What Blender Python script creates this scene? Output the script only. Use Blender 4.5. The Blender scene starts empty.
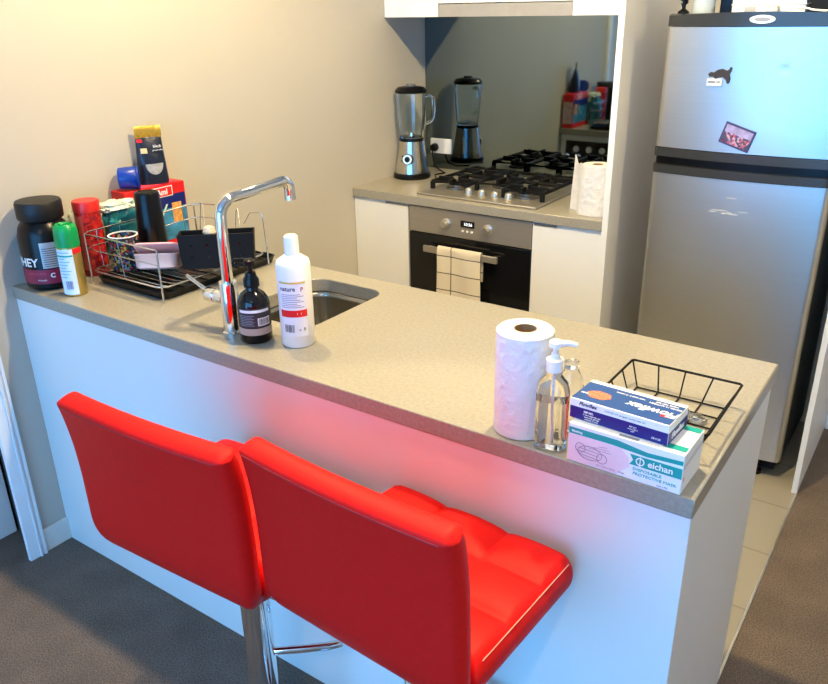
import bpy, bmesh, math, random
from mathutils import Vector, Matrix, noise
random.seed(4)
sc = bpy.context.scene
COL = sc.collection
PI = math.pi

# ------------------------------------------------------------------ camera
cam = bpy.data.cameras.new('camera'); cam_o = bpy.data.objects.new('camera', cam); COL.objects.link(cam_o)
CX, CY, CZ, YAW, PIT, ROL, FPX = 2.2341, -1.1199, 1.6327, 0.6121, 0.4015, -0.0171, 783.1
_F = Vector((-math.sin(YAW)*math.cos(PIT), math.cos(YAW)*math.cos(PIT), -math.sin(PIT)))
_R = Vector((math.cos(YAW), math.sin(YAW), 0)); _U = _R.cross(_F)
_R2 = _R*math.cos(ROL)+_U*math.sin(ROL); _U2 = -_R*math.sin(ROL)+_U*math.cos(ROL)
m = Matrix((( _R2.x, _U2.x, -_F.x, CX), (_R2.y, _U2.y, -_F.y, CY), (_R2.z, _U2.z, -_F.z, CZ), (0, 0, 0, 1)))
cam_o.matrix_world = m
cam.sensor_fit = 'HORIZONTAL'; cam.sensor_width = 36.0; cam.lens = 36.0*FPX/828.0; cam.clip_start = 0.02
sc.camera = cam_o

# ------------------------------------------------------------------ world, lights, exposure
w = bpy.data.worlds.new('sky'); sc.world = w; w.use_nodes = True
wn = w.node_tree; bg = wn.nodes['Background']
bg.inputs['Color'].default_value = (0.12, 0.46, 1.0, 1); bg.inputs['Strength'].default_value = 8.6
sc.view_settings.view_transform = 'Standard'; sc.view_settings.look = 'None'
sc.view_settings.exposure = 0.0; sc.view_settings.gamma = 1.0; sc.view_settings.use_curve_mapping = False
WIN = (0.15, 3.4, 0.25, 2.35)       # window opening in the wall at the front (x0, x1, z0, z1)
YF = -3.3
pl = bpy.data.lights.new('window_portal', 'AREA'); pl.shape = 'RECTANGLE'; pl.size = WIN[1]-WIN[0]; pl.size_y = WIN[3]-WIN[2]
pl.cycles.is_portal = True
po = bpy.data.objects.new('window_portal', pl); COL.objects.link(po)
po.location = ((WIN[0]+WIN[1])/2, YF-0.03, (WIN[2]+WIN[3])/2); po.rotation_euler = (PI/2, 0, PI)
ZC = 2.7
def spot(name, x, y, power, size=2.6, col=(1, .775, .41), rad=.035, blend=.35):
    l = bpy.data.lights.new(name, 'SPOT'); l.energy = power; l.color = col; l.shadow_soft_size = rad
    l.spot_size = size; l.spot_blend = blend
    o = bpy.data.objects.new(name, l); COL.objects.link(o); o.location = (x, y, ZC-.03)
    return o
DOWN = [(.42, .44, 112), (1.58, -.22, 75), (1.56, .47, 185), (3.2, 1.0, 80), (.75, 1.35, 12), (2.3, -2.1, 50)]
for i, (x, y, e) in enumerate(DOWN): spot('downlight_beam', x, y, e, size=.62 if i == 1 else 2.5)  # narrow beam over the stools is added for the seats' red glow

# ------------------------------------------------------------------ materials
MATS = {}
def nodes(name):
    mt = bpy.data.materials.new(name); mt.use_nodes = True
    return mt, mt.node_tree, mt.node_tree.nodes['Principled BSDF']
def mat(name, c, rough=.5, metal=0, var=0.04, scale=30, bump=0, coat=0, trans=0, ior=1.45, alpha=1, stretch=None, emit=0):
    if name in MATS: return MATS[name]
    mt, nt, b = nodes(name); MATS[name] = mt
    b.inputs['Base Color'].default_value = (*c, 1)
    b.inputs['Roughness'].default_value = rough; b.inputs['Metallic'].default_value = metal
    b.inputs['Coat Weight'].default_value = coat; b.inputs['Transmission Weight'].default_value = trans
    b.inputs['IOR'].default_value = ior; b.inputs['Alpha'].default_value = alpha
    if emit:
        b.inputs['Emission Color'].default_value = (*c, 1); b.inputs['Emission Strength'].default_value = emit
    if var or bump:
        tc = nt.nodes.new('ShaderNodeTexCoord'); mp = nt.nodes.new('ShaderNodeMapping'); n = nt.nodes.new('ShaderNodeTexNoise')
        if stretch: mp.inputs['Scale'].default_value = stretch
        n.inputs['Scale'].default_value = scale; n.inputs['Detail'].default_value = 4
        nt.links.new(tc.outputs['Object'], mp.inputs['Vector']); nt.links.new(mp.outputs['Vector'], n.inputs['Vector'])
        if var:
            r = nt.nodes.new('ShaderNodeValToRGB')
            r.color_ramp.elements[0].color = (*[max(0, v*(1-var)) for v in c], 1)
            r.color_ramp.elements[1].color = (*[min(1, v*(1+var)) for v in c], 1)
            r.color_ramp.elements[0].position = .3; r.color_ramp.elements[1].position = .7
            nt.links.new(n.outputs['Fac'], r.inputs['Fac']); nt.links.new(r.outputs['Color'], b.inputs['Base Color'])
        if bump:
            bp = nt.nodes.new('ShaderNodeBump'); bp.inputs['Strength'].default_value = bump; bp.inputs['Distance'].default_value = .01
            nt.links.new(n.outputs['Fac'], bp.inputs['Height']); nt.links.new(bp.outputs['Normal'], b.inputs['Normal'])
    return mt

wallm = mat('warm white wall paint', (.51, .475, .41), .7, var=.015, scale=3, bump=.01)
ceilm = mat('ceiling paint', (.8, .8, .78), .8, var=.01)
trimm = mat('white gloss trim', (.80, .82, .84), .35, var=.01)
panelm = mat('white laminate', (.76, .755, .735), .42, var=.008, scale=4)
redl = mat('red leatherette', (.66, .010, .008), .48, var=.04, scale=90, bump=.05)
redl.node_tree.nodes['Principled BSDF'].inputs['Specular IOR Level'].default_value = .12
reds = mat('red seam', (.30, .004, .010), .5)
stitch = mat('pale stitching', (.85, .35, .25), .6)
chrome = mat('chrome', (.82, .82, .82), .07, 1, var=0)
chromed = mat('brushed chrome wire', (.70, .68, .64), .22, 1, var=0)
steel = mat('brushed stainless steel', (.42, .385, .33), .42, .75, var=.06, scale=40, stretch=(.05, 1, 14))
steelf = mat('fridge brushed steel', (.60, .60, .58), .36, 1, var=.03, scale=30, stretch=(.06, .06, 12))
sinkm = mat('sink steel', (.45, .42, .36), .25, 1, var=.05)
blackp = mat('black plastic', (.003, .003, .0035), .28, var=.05)
blackm = mat('matt black plastic', (.008, .008, .009), .55)
for _k, _c, _s in (('black plastic', (.006, .006, .007), .3), ('matt black plastic', (.006, .006, .007), .2)):
    _b = MATS[_k].node_tree.nodes['Principled BSDF']; _b.inputs['Specular IOR Level'].default_value = _s
blackg = mat('black gloss', (.006, .006, .007), .08)
iron = mat('black cast iron', (.006, .006, .006), .5, bump=.1, scale=200)
iron.node_tree.nodes['Principled BSDF'].inputs['Specular IOR Level'].default_value = .2
darkg = mat('dark grey fridge trim', (.04, .042, .042), .25, .3)
whitep = mat('white plastic', (.85, .85, .85), .35, var=0)
paper = mat('white paper tissue', (.72, .71, .69), .9, var=.02, scale=60, bump=.5)
card = mat('brown cardboard', (.30, .19, .10), .8)
green = mat('green plastic', (.0, .28, .07), .3)
blue = mat('blue plastic', (.003, .035, .30), .3)
navy = mat('navy print', (.004, .012, .16), .45)
midblue = mat('mid blue print', (.01, .06, .25), .45)
teal = mat('teal print', (.0, .33, .30), .45)
redp = mat('red print', (.70, .01, .012), .4)
pinkp = mat('pink print', (.80, .06, .12), .45)
palep = mat('pale pink print', (.80, .62, .66), .5)
whitec = mat('white card', (.82, .83, .84), .5, var=.01)
inkk = mat('black ink', (.02, .02, .03), .5, var=0)
inkg = mat('grey ink', (.25, .27, .33), .5, var=0)
inkw = mat('white ink', (.85, .85, .85), .5, var=0)
inkb = mat('blue ink', (.05, .09, .4), .5, var=0)
gold = mat('gold foil', (.75, .48, .08), .25, .8, var=.2, scale=60, bump=.3)
goldp = mat('gold can metal', (.50, .36, .10), .3, .7)
foilk = mat('black foil', (.012, .016, .035), .3, .1, bump=.3, scale=40)
alum = mat('aluminium', (.62, .60, .55), .3, .9)
pinkc = mat('pale pink plastic', (.80, .45, .45), .4)
cream = mat('cream sponge', (.72, .58, .44), .9, bump=.6, scale=120)
maroon = mat('maroon print', (.25, .015, .05), .4)
silver = mat('silver print', (.5, .52, .52), .4, .3)
amber = mat('dark brown bottle', (.006, .004, .003), .12)
skyb = mat('pale blue print', (.25, .50, .72), .45)
wheat = mat('wheat print', (.72, .35, .10), .5, var=.3, scale=90)
jelly = mat('orange print', (.70, .16, .09), .5, var=.7, scale=260)
bagteal = mat('teal plastic film', (.01, .12, .13), .3, var=.8, scale=22, bump=.4)
bagwhite = mat('white plastic film', (.60, .68, .58), .3, var=.3, scale=18, bump=.4)
def glass(name, c, rough=0.02, ior=1.45):
    mt, nt, b = nodes(name); b.inputs['Base Color'].default_value = (*c, 1); b.inputs['Transmission Weight'].default_value = 1
    b.inputs['Roughness'].default_value = rough; b.inputs['IOR'].default_value = ior; return mt
glassm = glass('clear glass', (.93, .98, .97)); clearp = glass('clear plastic', (.97, .97, .96), .03, 1.3); gelm = glass('clear gel', (.97, .97, .97), .02, 1.15)
mirr = mat('grey tinted mirror glass', (.21, .265, .29), .03, 1, var=0)

def stone():
    mt, nt, b = nodes('speckled greige stone'); N = nt.nodes.new; L = nt.links.new
    tc = N('ShaderNodeTexCoord'); n1 = N('ShaderNodeTexNoise'); n1.inputs['Scale'].default_value = 130; n1.inputs['Detail'].default_value = 8
    n2 = N('ShaderNodeTexVoronoi'); n2.inputs['Scale'].default_value = 260
    r = N('ShaderNodeValToRGB'); e = r.color_ramp.elements; e[0].position = .30; e[0].color = (.27, .25, .205, 1); e[1].position = .72; e[1].color = (.35, .322, .262, 1)
    r2 = N('ShaderNodeValToRGB'); e = r2.color_ramp.elements; e[0].position = .05; e[0].color = (.72, .70, .68, 1); e[1].position = .22; e[1].color = (1, 1, 1, 1)
    mx = N('ShaderNodeMix'); mx.data_type = 'RGBA'; mx.blend_type = 'MULTIPLY'; mx.inputs[0].default_value = .8
    L(tc.outputs['Object'], n1.inputs['Vector']); L(tc.outputs['Object'], n2.inputs['Vector'])
    L(n1.outputs['Fac'], r.inputs['Fac']); L(n2.outputs['Distance'], r2.inputs['Fac'])
    L(r.outputs['Color'], mx.inputs[6]); L(r2.outputs['Color'], mx.inputs[7]); L(mx.outputs[2], b.inputs['Base Color'])
    b.inputs['Roughness'].default_value = .28; return mt
stonem = stone()
def carpet():
    mt, nt, b = nodes('grey brown carpet'); N = nt.nodes.new; L = nt.links.new
    tc = N('ShaderNodeTexCoord'); n1 = N('ShaderNodeTexNoise'); n1.inputs['Scale'].default_value = 240; n1.inputs['Detail'].default_value = 6
    n2 = N('ShaderNodeTexNoise'); n2.inputs['Scale'].default_value = 7; n2.inputs['Detail'].default_value = 5
    r = N('ShaderNodeValToRGB'); e = r.color_ramp.elements; e[0].position = .33; e[0].color = (.075, .055, .042, 1); e[1].position = .68; e[1].color = (.22, .165, .128, 1)
    r2 = N('ShaderNodeValToRGB'); e = r2.color_ramp.elements; e[0].position = .3; e[0].color = (.78, .78, .78, 1); e[1].position = .7; e[1].color = (1.1, 1.1, 1.1, 1)
    mx = N('ShaderNodeMix'); mx.data_type = 'RGBA'; mx.blend_type = 'MULTIPLY'; mx.inputs[0].default_value = 1
    L(tc.outputs['Object'], n1.inputs['Vector']); L(tc.outputs['Object'], n2.inputs['Vector'])
    L(n1.outputs['Fac'], r.inputs['Fac']); L(n2.outputs['Fac'], r2.inputs['Fac'])
    L(r.outputs['Color'], mx.inputs[6]); L(r2.outputs['Color'], mx.inputs[7]); L(mx.outputs[2], b.inputs['Base Color'])
    bp = N('ShaderNodeBump'); bp.inputs['Strength'].default_value = .9; bp.inputs['Distance'].default_value = .006
    L(n1.outputs['Fac'], bp.inputs['Height']); L(bp.outputs['Normal'], b.inputs['Normal'])
    b.inputs['Roughness'].default_value = 1; return mt
carpetm = carpet()
def tiles():
    mt, nt, b = nodes('beige floor tiles'); N = nt.nodes.new; L = nt.links.new
    tc = N('ShaderNodeTexCoord'); br = N('ShaderNodeTexBrick'); br.offset = 0
    br.inputs['Color1'].default_value = (.27, .245, .20, 1); br.inputs['Color2'].default_value = (.285, .26, .21, 1); br.inputs['Mortar'].default_value = (.20, .18, .145, 1)
    br.inputs['Scale'].default_value = 1; br.inputs['Mortar Size'].default_value = .004; br.inputs['Brick Width'].default_value = .3; br.inputs['Row Height'].default_value = .3
    L(tc.outputs['Object'], br.inputs['Vector']); L(br.outputs['Color'], b.inputs['Base Color']); b.inputs['Roughness'].default_value = .35; return mt
tilem = tiles()
def towelmat():     # cream cloth with dark woven check lines, following the cloth's own uv
    mt, nt, b = nodes('cream checked cloth'); N = nt.nodes.new; L = nt.links.new
    uv = N('ShaderNodeUVMap'); br = N('ShaderNodeTexBrick'); br.offset = 0
    br.inputs['Color1'].default_value = (.70, .62, .48, 1); br.inputs['Color2'].default_value = (.64, .56, .44, 1); br.inputs['Mortar'].default_value = (.07, .06, .04, 1)
    br.inputs['Scale'].default_value = 1; br.inputs['Mortar Size'].default_value = .0022; br.inputs['Brick Width'].default_value = .145; br.inputs['Row Height'].default_value = .075
    L(uv.outputs['UV'], br.inputs['Vector']); L(br.outputs['Color'], b.inputs['Base Color']); b.inputs['Roughness'].default_value = .95; return mt
towelm = towelmat()
def lidmat(name, cols, scale):
    mt, nt, b = nodes(name); N = nt.nodes.new; L = nt.links.new
    tc = N('ShaderNodeTexCoord'); v = N('ShaderNodeTexVoronoi'); v.inputs['Scale'].default_value = scale
    r = N('ShaderNodeValToRGB'); r.color_ramp.interpolation = 'CONSTANT'
    while len(r.color_ramp.elements) < len(cols): r.color_ramp.elements.new(.5)
    for i, c in enumerate(cols): r.color_ramp.elements[i].position = i/len(cols); r.color_ramp.elements[i].color = (*c, 1)
    L(tc.outputs['Object'], v.inputs['Vector']); L(v.outputs['Color'], r.inputs['Fac']); L(r.outputs['Color'], b.inputs['Base Color']); b.inputs['Roughness'].default_value = .25; return mt
mugm = lidmat('dark patterned glaze', [(.01, .012, .02), (.02, .04, .14), (.01, .01, .015), (.30, .22, .03), (.35, .02, .02), (.01, .03, .02), (.01, .015, .03), (.18, .2, .2), (.01, .01, .015), (.01, .012, .02)], 150)
redpat = lidmat('red mottled print', [(.5, .012, .012), (.62, .02, .015), (.38, .01, .012), (.7, .03, .02), (.28, .012, .02)], 90)
photom = lidmat('landscape photo print', [(.08, .05, .14), (.4, .10, .16), (.05, .06, .10), (.55, .3, .4), (.12, .03, .05), (.3, .25, .45)], 160)

# ------------------------------------------------------------------ helpers
class B:
    def __init__(s): s.bm = bmesh.new()
    def box(s, x0, x1, y0, y1, z0, z1, mi=0, M=None):
        vs = [s.bm.verts.new(Vector((x, y, z)) if M is None else M @ Vector((x, y, z))) for x in (x0, x1) for y in (y0, y1) for z in (z0, z1)]
        for f in ((0, 1, 3, 2), (4, 6, 7, 5), (0, 4, 5, 1), (2, 3, 7, 6), (0, 2, 6, 4), (1, 5, 7, 3)):
            s.bm.faces.new([vs[i] for i in f]).material_index = mi
        return s
    def lathe(s, prof, c=(0, 0, 0), seg=40, mi=0, M=None, a0=0, a1=2*PI):
        full = abs(a1-a0-2*PI) < 1e-6; n = seg if full else seg+1; rings = []
        for r, z in prof:
            if r < 1e-6:
                p = Vector((c[0], c[1], c[2]+z)); p = M @ p if M else p; rings.append([s.bm.verts.new(p)]); continue
            rg = []
            for i in range(n):
                a = a0+(a1-a0)*i/seg; p = Vector((c[0]+r*math.cos(a), c[1]+r*math.sin(a), c[2]+z)); rg.append(s.bm.verts.new(M @ p if M else p))
            rings.append(rg)
        for a, b in zip(rings, rings[1:]):
            cnt = seg
            for i in range(cnt):
                j = (i+1) % n
                if len(a) == 1 and len(b) == 1: continue
                q = [a[0], b[j], b[i]] if len(a) == 1 else ([a[i], a[j], b[0]] if len(b) == 1 else [a[i], a[j], b[j], b[i]])
                s.bm.faces.new(q).material_index = mi
        return s
    def tube(s, pts, r, seg=10, closed=False, mi=0):
        pts = [Vector(p) for p in pts]; n = len(pts); rings = []
        t0 = (pts[1]-pts[0]).normalized(); up = Vector((0, 0, 1)) if abs(t0.z) < .9 else Vector((1, 0, 0))
        nrm = t0.cross(up).normalized()
        for i, p in enumerate(pts):
            if closed: t = (pts[(i+1) % n]-pts[i-1]).normalized()
            else: t = (pts[min(i+1, n-1)]-pts[max(i-1, 0)]).normalized()
            nrm = (nrm-t*nrm.dot(t)); nrm = nrm.normalized() if nrm.length > 1e-6 else t.orthogonal().normalized()
            b = t.cross(nrm); rr = r[i] if isinstance(r, (list, tuple)) else r
            rings.append([s.bm.verts.new(p+(nrm*math.cos(2*PI*k/seg)+b*math.sin(2*PI*k/seg))*rr) for k in range(seg)])
        prs = list(zip(rings, rings[1:])) + ([(rings[-1], rings[0])] if closed else [])
        for a, b in prs:
            for k in range(seg): s.bm.faces.new([a[k], a[(k+1) % seg], b[(k+1) % seg], b[k]]).material_index = mi
        if not closed:
            s.bm.faces.new(rings[0][::-1]).material_index = mi; s.bm.faces.new(rings[-1]).material_index = mi
        return s
    def prism(s, poly, h, M=None, mi=0):
        M = M or Matrix(); a = [s.bm.verts.new(M @ Vector((x, y, 0))) for x, y in poly]; b = [s.bm.verts.new(M @ Vector((x, y, h))) for x, y in poly]
        n = len(poly); s.bm.faces.new(a[::-1]).material_index = mi; s.bm.faces.new(b).material_index = mi
        for i in range(n): s.bm.faces.new([a[i], a[(i+1) % n], b[(i+1) % n], b[i]]).material_index = mi
        return s
    def shell(s, nu, nv, top, bot, mi=0, uvs=None):
        T = [[s.bm.verts.new(top(i/nu, j/nv)) for j in range(nv+1)] for i in range(nu+1)]
        U = [[s.bm.verts.new(bot(i/nu, j/nv)) for j in range(nv+1)] for i in range(nu+1)]
        uvl = s.bm.loops.layers.uv.verify() if uvs else None
        def F(vs, st=None):
            f = s.bm.faces.new(vs); f.material_index = mi
            if uvl and st:
                for l, q in zip(f.loops, st): l[uvl].uv = uvs(*q)
        for i in range(nu):
            for j in range(nv):
                q = [(i/nu, j/nv), ((i+1)/nu, j/nv), ((i+1)/nu, (j+1)/nv), (i/nu, (j+1)/nv)]
                F([T[i][j], T[i+1][j], T[i+1][j+1], T[i][j+1]], q); F([U[i][j], U[i][j+1], U[i+1][j+1], U[i+1][j]], [q[0], q[3], q[2], q[1]])
        for i in range(nu):
            F([T[i][0], U[i][0], U[i+1][0], T[i+1][0]]); F([T[i][nv], T[i+1][nv], U[i+1][nv], U[i][nv]])
        for j in range(nv):
            F([T[0][j], T[0][j+1], U[0][j+1], U[0][j]]); F([T[nu][j], U[nu][j], U[nu][j+1], T[nu][j+1]])
        return s
    def out(s, name, ms, parent=None, smooth=False, bevel=0, bseg=2, sub=0, W=False):
        bmesh.ops.recalc_face_normals(s.bm, faces=s.bm.faces)
        me = bpy.data.meshes.new(name); s.bm.to_mesh(me); s.bm.free()
        for mm in (ms if isinstance(ms, (list, tuple)) else [ms]): me.materials.append(mm)
        o = bpy.data.objects.new(name, me); COL.objects.link(o)
        if smooth:
            for p in me.polygons: p.use_smooth = True
        if bevel:
            md = o.modifiers.new('bevel', 'BEVEL'); md.width = bevel; md.segments = bseg; md.limit_method = 'ANGLE'; md.angle_limit = math.radians(40)
        if sub:
            md = o.modifiers.new('sub', 'SUBSURF'); md.levels = sub; md.render_levels = sub
        if smooth or bevel:
            for p in me.polygons: p.use_smooth = True
            try: me.set_sharp_from_angle(angle=math.radians(42))
            except Exception: pass
        if parent is not None:
            o.parent = parent
            if W:
                q = parent; off = Vector((0, 0, 0))
                while q is not None: off += q.location; q = q.parent
                o.location = -off
        return o
def tag(o, label=None, cat=None, group=None, kind=None):
    if label: o['label'] = label
    if cat: o['category'] = cat
    if group: o['group'] = group
    if kind: o['kind'] = kind
    return o
def thing(name, label, cat, loc, rz=0, group=None):
    o = bpy.data.objects.new(name, None); COL.objects.link(o); o.location = loc; o.rotation_euler = (0, 0, rz); o.empty_display_size = .05
    return tag(o, label, cat, group)
def struct(name, b, ms, **k): return tag(b.out(name, ms, **k), kind='structure')
def text(name, s, size, mt, parent, M, wrap=None, ext=.0004, W=False, bold=0, sx=1, shear=0):
    """lettering as a mesh; M maps the text plane (x right, y up, z out); wrap=radius bends it about the local z axis"""
    cu = bpy.data.curves.new(name, 'FONT'); cu.body = s; cu.size = size; cu.align_x = 'CENTER'; cu.align_y = 'CENTER'; cu.extrude = 0 if wrap else ext
    cu.offset = bold; cu.shear = shear; cu.resolution_u = 3
    t = bpy.data.objects.new(name, cu); COL.objects.link(t)
    dg = bpy.context.evaluated_depsgraph_get(); me = bpy.data.meshes.new_from_object(t.evaluated_get(dg)); me.name = name
    bpy.data.objects.remove(t); bpy.data.curves.remove(cu)
    for v in me.vertices:
        x, y, z = v.co; x *= sx
        if wrap:
            a = x/wrap; v.co = Vector((wrap*math.sin(a), -wrap*math.cos(a), y))
        else: v.co = Vector((x, y, z))
        v.co = M @ v.co
    me.materials.clear(); me.materials.append(mt)
    o = bpy.data.objects.new(name, me); COL.objects.link(o)
    if parent is not None:
        o.parent = parent
        if W:
            q = parent
            while q is not None: o.location -= q.location; q = q.parent
    return o
def T(x, y, z): return Matrix.Translation((x, y, z))
def R(a, ax): return Matrix.Rotation(a, 4, ax)
def patch(r, z0, z1, a0, a1, c=(0, 0, 0), seg=16, prof=None):   # thin curved label on a round body
    b = B(); t = .0008
    b.lathe([(r, z0), (r+t, z0), (r+t, z1), (r, z1)], c, seg, a0=a0, a1=a1)
    return b
def bars(mt, parent, name, r, z0, z1, a0, a1, n, seg=1, M=None):
    b = B(); rnd = random.Random(n)
    a = a0
    while a < a1:
        wd = (a1-a0)/n*rnd.uniform(.25, .7); b.lathe([(r, z0), (r+.0005, z0), (r+.0005, z1), (r, z1)], seg=1, a0=a, a1=a+wd); a += (a1-a0)/n
    return b.out(name, mt, parent)
def arc(c, r, a0, a1, n, f):
    return [f(c[0]+r*math.cos(a0+(a1-a0)*i/n), c[1]+r*math.sin(a0+(a1-a0)*i/n)) for i in range(n+1)]
def copy_tree(o, parent=None):
    c = o.copy(); COL.objects.link(c); c.parent = parent
    for ch in [q for q in bpy.data.objects if q.parent == o]: copy_tree(ch, c)
    return c

ZT = .90; ST = .038; L = 1.9935; D = .622; YB = 1.600; YW = 2.204; XP = 1.183; XR = 4.4
# ------------------------------------------------------------------ room shell
struct('floor', B().box(-1.3, XR+.1, YF-.1, YW+.1, -.1, -.001), mat('concrete', (.3, .3, .3), .9))
b = B(); b.box(0, XR, YF, .006, -.001, .0); b.box(1.991, XR, .006, YW, -.001, .0); struct('floor_carpet', b, carpetm)
struct('floor_tiles', B().box(0, 1.985, .006, YW, -.001, .001), tilem)
struct('floor_hall', B().box(-1.2, 0, -1.6, .6, -.001, .0), carpetm)
struct('trim_1', B().box(1.985, 1.991, .592, 1.616, -.001, .004), alum)
DY0, DY1 = -1.0, -.100
b = B(); b.box(-.1, 0, DY1, YW+.1, 0, ZC); b.box(-.1, 0, YF, DY0, 0, ZC); b.box(-.1, 0, DY0, DY1, 2.08, ZC); struct('wall_left', b, wallm)
struct('wall_back', B().box(0, XR, YW, YW+.1, 0, ZC), wallm)
struct('wall_right', B().box(XR, XR+.1, YF, YW+.1, 0, ZC), wallm)
b = B(); b.box(-.1, WIN[0], YF-.1, YF, 0, ZC); b.box(WIN[1], XR+.1, YF-.1, YF, 0, ZC); b.box(WIN[0], WIN[1], YF-.1, YF, 0, WIN[2]); b.box(WIN[0], WIN[1], YF-.1, YF, WIN[3], ZC); struct('wall_front', b, wallm)
struct('ceiling', B().box(-1.3, XR+.1, YF-.1, YW+.1, ZC, ZC+.1), ceilm)
b = B(); b.box(-1.3, -1.2, -1.6, .6, 0, ZC); b.box(-1.2, -.1, .5, .6, 0, ZC); b.box(-1.2, -.1, -1.6, -1.5, 0, ZC); struct('wall_hall', b, wallm)
b = B(); x0, x1, z0, z1 = WIN
for q in ((x0, x0+.05, z0, z1), (x1-.05, x1, z0, z1), (x0, x1, z0, z0+.05), (x0, x1, z1-.05, z1), ((x0+x1)/2-.025, (x0+x1)/2+.025, z0, z1)): b.box(q[0], q[1], YF-.08, YF-.04, q[2], q[3])
struct('window_1', b, mat('dark window frame', (.08, .08, .09), .4))
# skirting and architrave on the left wall
struct('baseboard_left', B().box(0, .012, -.087, .006, 0, .082), mat('skirting paint', (.70, .66, .60), .45), bevel=.003)
b = B()
b.box(0, .016, -.145, -.087, 0, 2.08); b.box(.016, .022, -.112, -.104, 0, 2.08); b.box(.016, .020, -.098, -.087, 0, 2.08)
b.box(0, .016, DY0-.06, DY0+.005, 0, 2.08); b.box(0, .016, DY0-.06, -.087, 2.08, 2.14); struct('trim_2', b, trimm, bevel=.002)
struct('trim_3', B().box(-.1, -.0005, -.106, -.1005, 0, 2.08), mat('jamb shade black', (.03, .03, .032), .6))  # jamb coloured near black to give the unlit gap beside the architrave
# low end of the partition beside the fridge and the skirting behind it
struct('wall_partition', B().box(1.971, 1.989, 1.616, YW, 0, 1.9), panelm)
struct('baseboard_back', B().box(1.989, XR, YW-.014, YW, 0, .10), trimm, bevel=.003)
struct('baseboard_right', B().box(XR-.014, XR, YF, YW-.014, 0, .10), trimm)
# ceiling downlights; the one above the stools is an added lamp
for i, (x, y, e) in enumerate(DOWN):
    d = thing('ceiling_downlight', ['recessed white downlight in the ceiling above the sink', 'added downlight in the ceiling above the red stools, lighting only their seats', 'recessed white downlight in the ceiling above the middle of the island', 'recessed white downlight in the ceiling on the carpeted side right of the island', 'recessed white downlight in the ceiling above the stove end of the aisle', 'recessed white downlight in the ceiling over the carpeted room in front of the stools'][i], 'ceiling light', (x, y, ZC))
    B().lathe([(.030, -.004), (.048, -.006), (.052, 0), (.030, 0), (.030, -.004)]).out('trim_ring', whitep, d, smooth=True)
    B().lathe([(0, -.002), (.030, -.002), (.030, 0), (0, 0)]).out('lens', mat('lit lens', (1, .8, .55), .4, var=0, emit=6), d)

# ------------------------------------------------------------------ hall cupboard seen through the doorway
h = thing('hall_cupboard', 'plain pale grey cupboard standing inside the dark doorway at far left', 'cupboard', (-.45, -.5, 0))
B().box(-.70, -.20, -1.05, -.078, 0, 1.9).out('body', panelm, h, W=True)
B().box(-.20, -.182, -.55, -.078, .0, 1.9).out('door', panelm, h, W=True, bevel=.002)
B().box(-.20, -.182, -1.05, -.554, .0, 1.9).out('door', panelm, h, W=True, bevel=.002)

# ------------------------------------------------------------------ island
isl = thing('kitchen_island', 'white panelled kitchen island body under the stone worktop', 'kitchen island', (1.0, .3, 0))
B().box(.001, 1.9905, .0055, .0235, 0, ZT-ST).out('front_panel', panelm, isl, W=True)
B().box(1.9725, 1.9905, .0235, .590, 0, ZT-ST).out('end_panel', panelm, isl, W=True)
b = B(); b.box(.001, 1.9725, .53, .545, 0, .1); b.box(.001, 1.97, .0235, .58, .1, .116); 
b.box(.601, .617, .0235, .58, .116, ZT-ST); b.box(1.0, 1.016, .0235, .58, .116, ZT-ST); b.box(.001, .012, .0235, .58, .116, ZT-ST)
b.out('carcass', panelm, isl, W=True)
for x0, x1 in ((.604, 1.006), (1.01, 1.49), (1.494, 1.970)):
    d = B().box(x0, x1, .582, .600, .10, ZT-ST-.035).out('door', panelm, isl, W=True, bevel=.0015)
    B().box(x0+.1, x1-.1, .578, .584, ZT-ST-.035, ZT-ST-.025).out('finger_grip', alum, d, W=True)
dw = thing('dishwasher', 'dark fronted dishwasher under the rack end of the island, seen in the mirror', 'dishwasher', (.3, .3, .1))
B().box(.014, .599, .06, .575, .118, ZT-ST-.01).out('body', blackm, dw, W=True)
f = B().box(.045, .570, .5755, .600, .118, ZT-ST-.14).out('door', blackg, dw, W=True, bevel=.002)
B().box(.013, .043, .5755, .602, .118, ZT-ST-.003).box(.572, .599, .5755, .602, .118, ZT-ST-.003).box(.0435, .5715, .5755, .602, ZT-ST-.036, ZT-ST-.003).out('surround', panelm, dw, W=True)
f = B().box(.045, .570, .5755, .600, ZT-ST-.137, ZT-ST-.038).out('control_panel', blackg, dw, W=True, bevel=.002)
for k in range(4): B().lathe([(0, 0), (.020, 0), (.018, .010), (0, .010)], M=T(.12+.09*k, .600, ZT-ST-.09) @ R(-PI/2, 'X'), seg=16).out('button', whitep, f, W=True, smooth=True)

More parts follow.
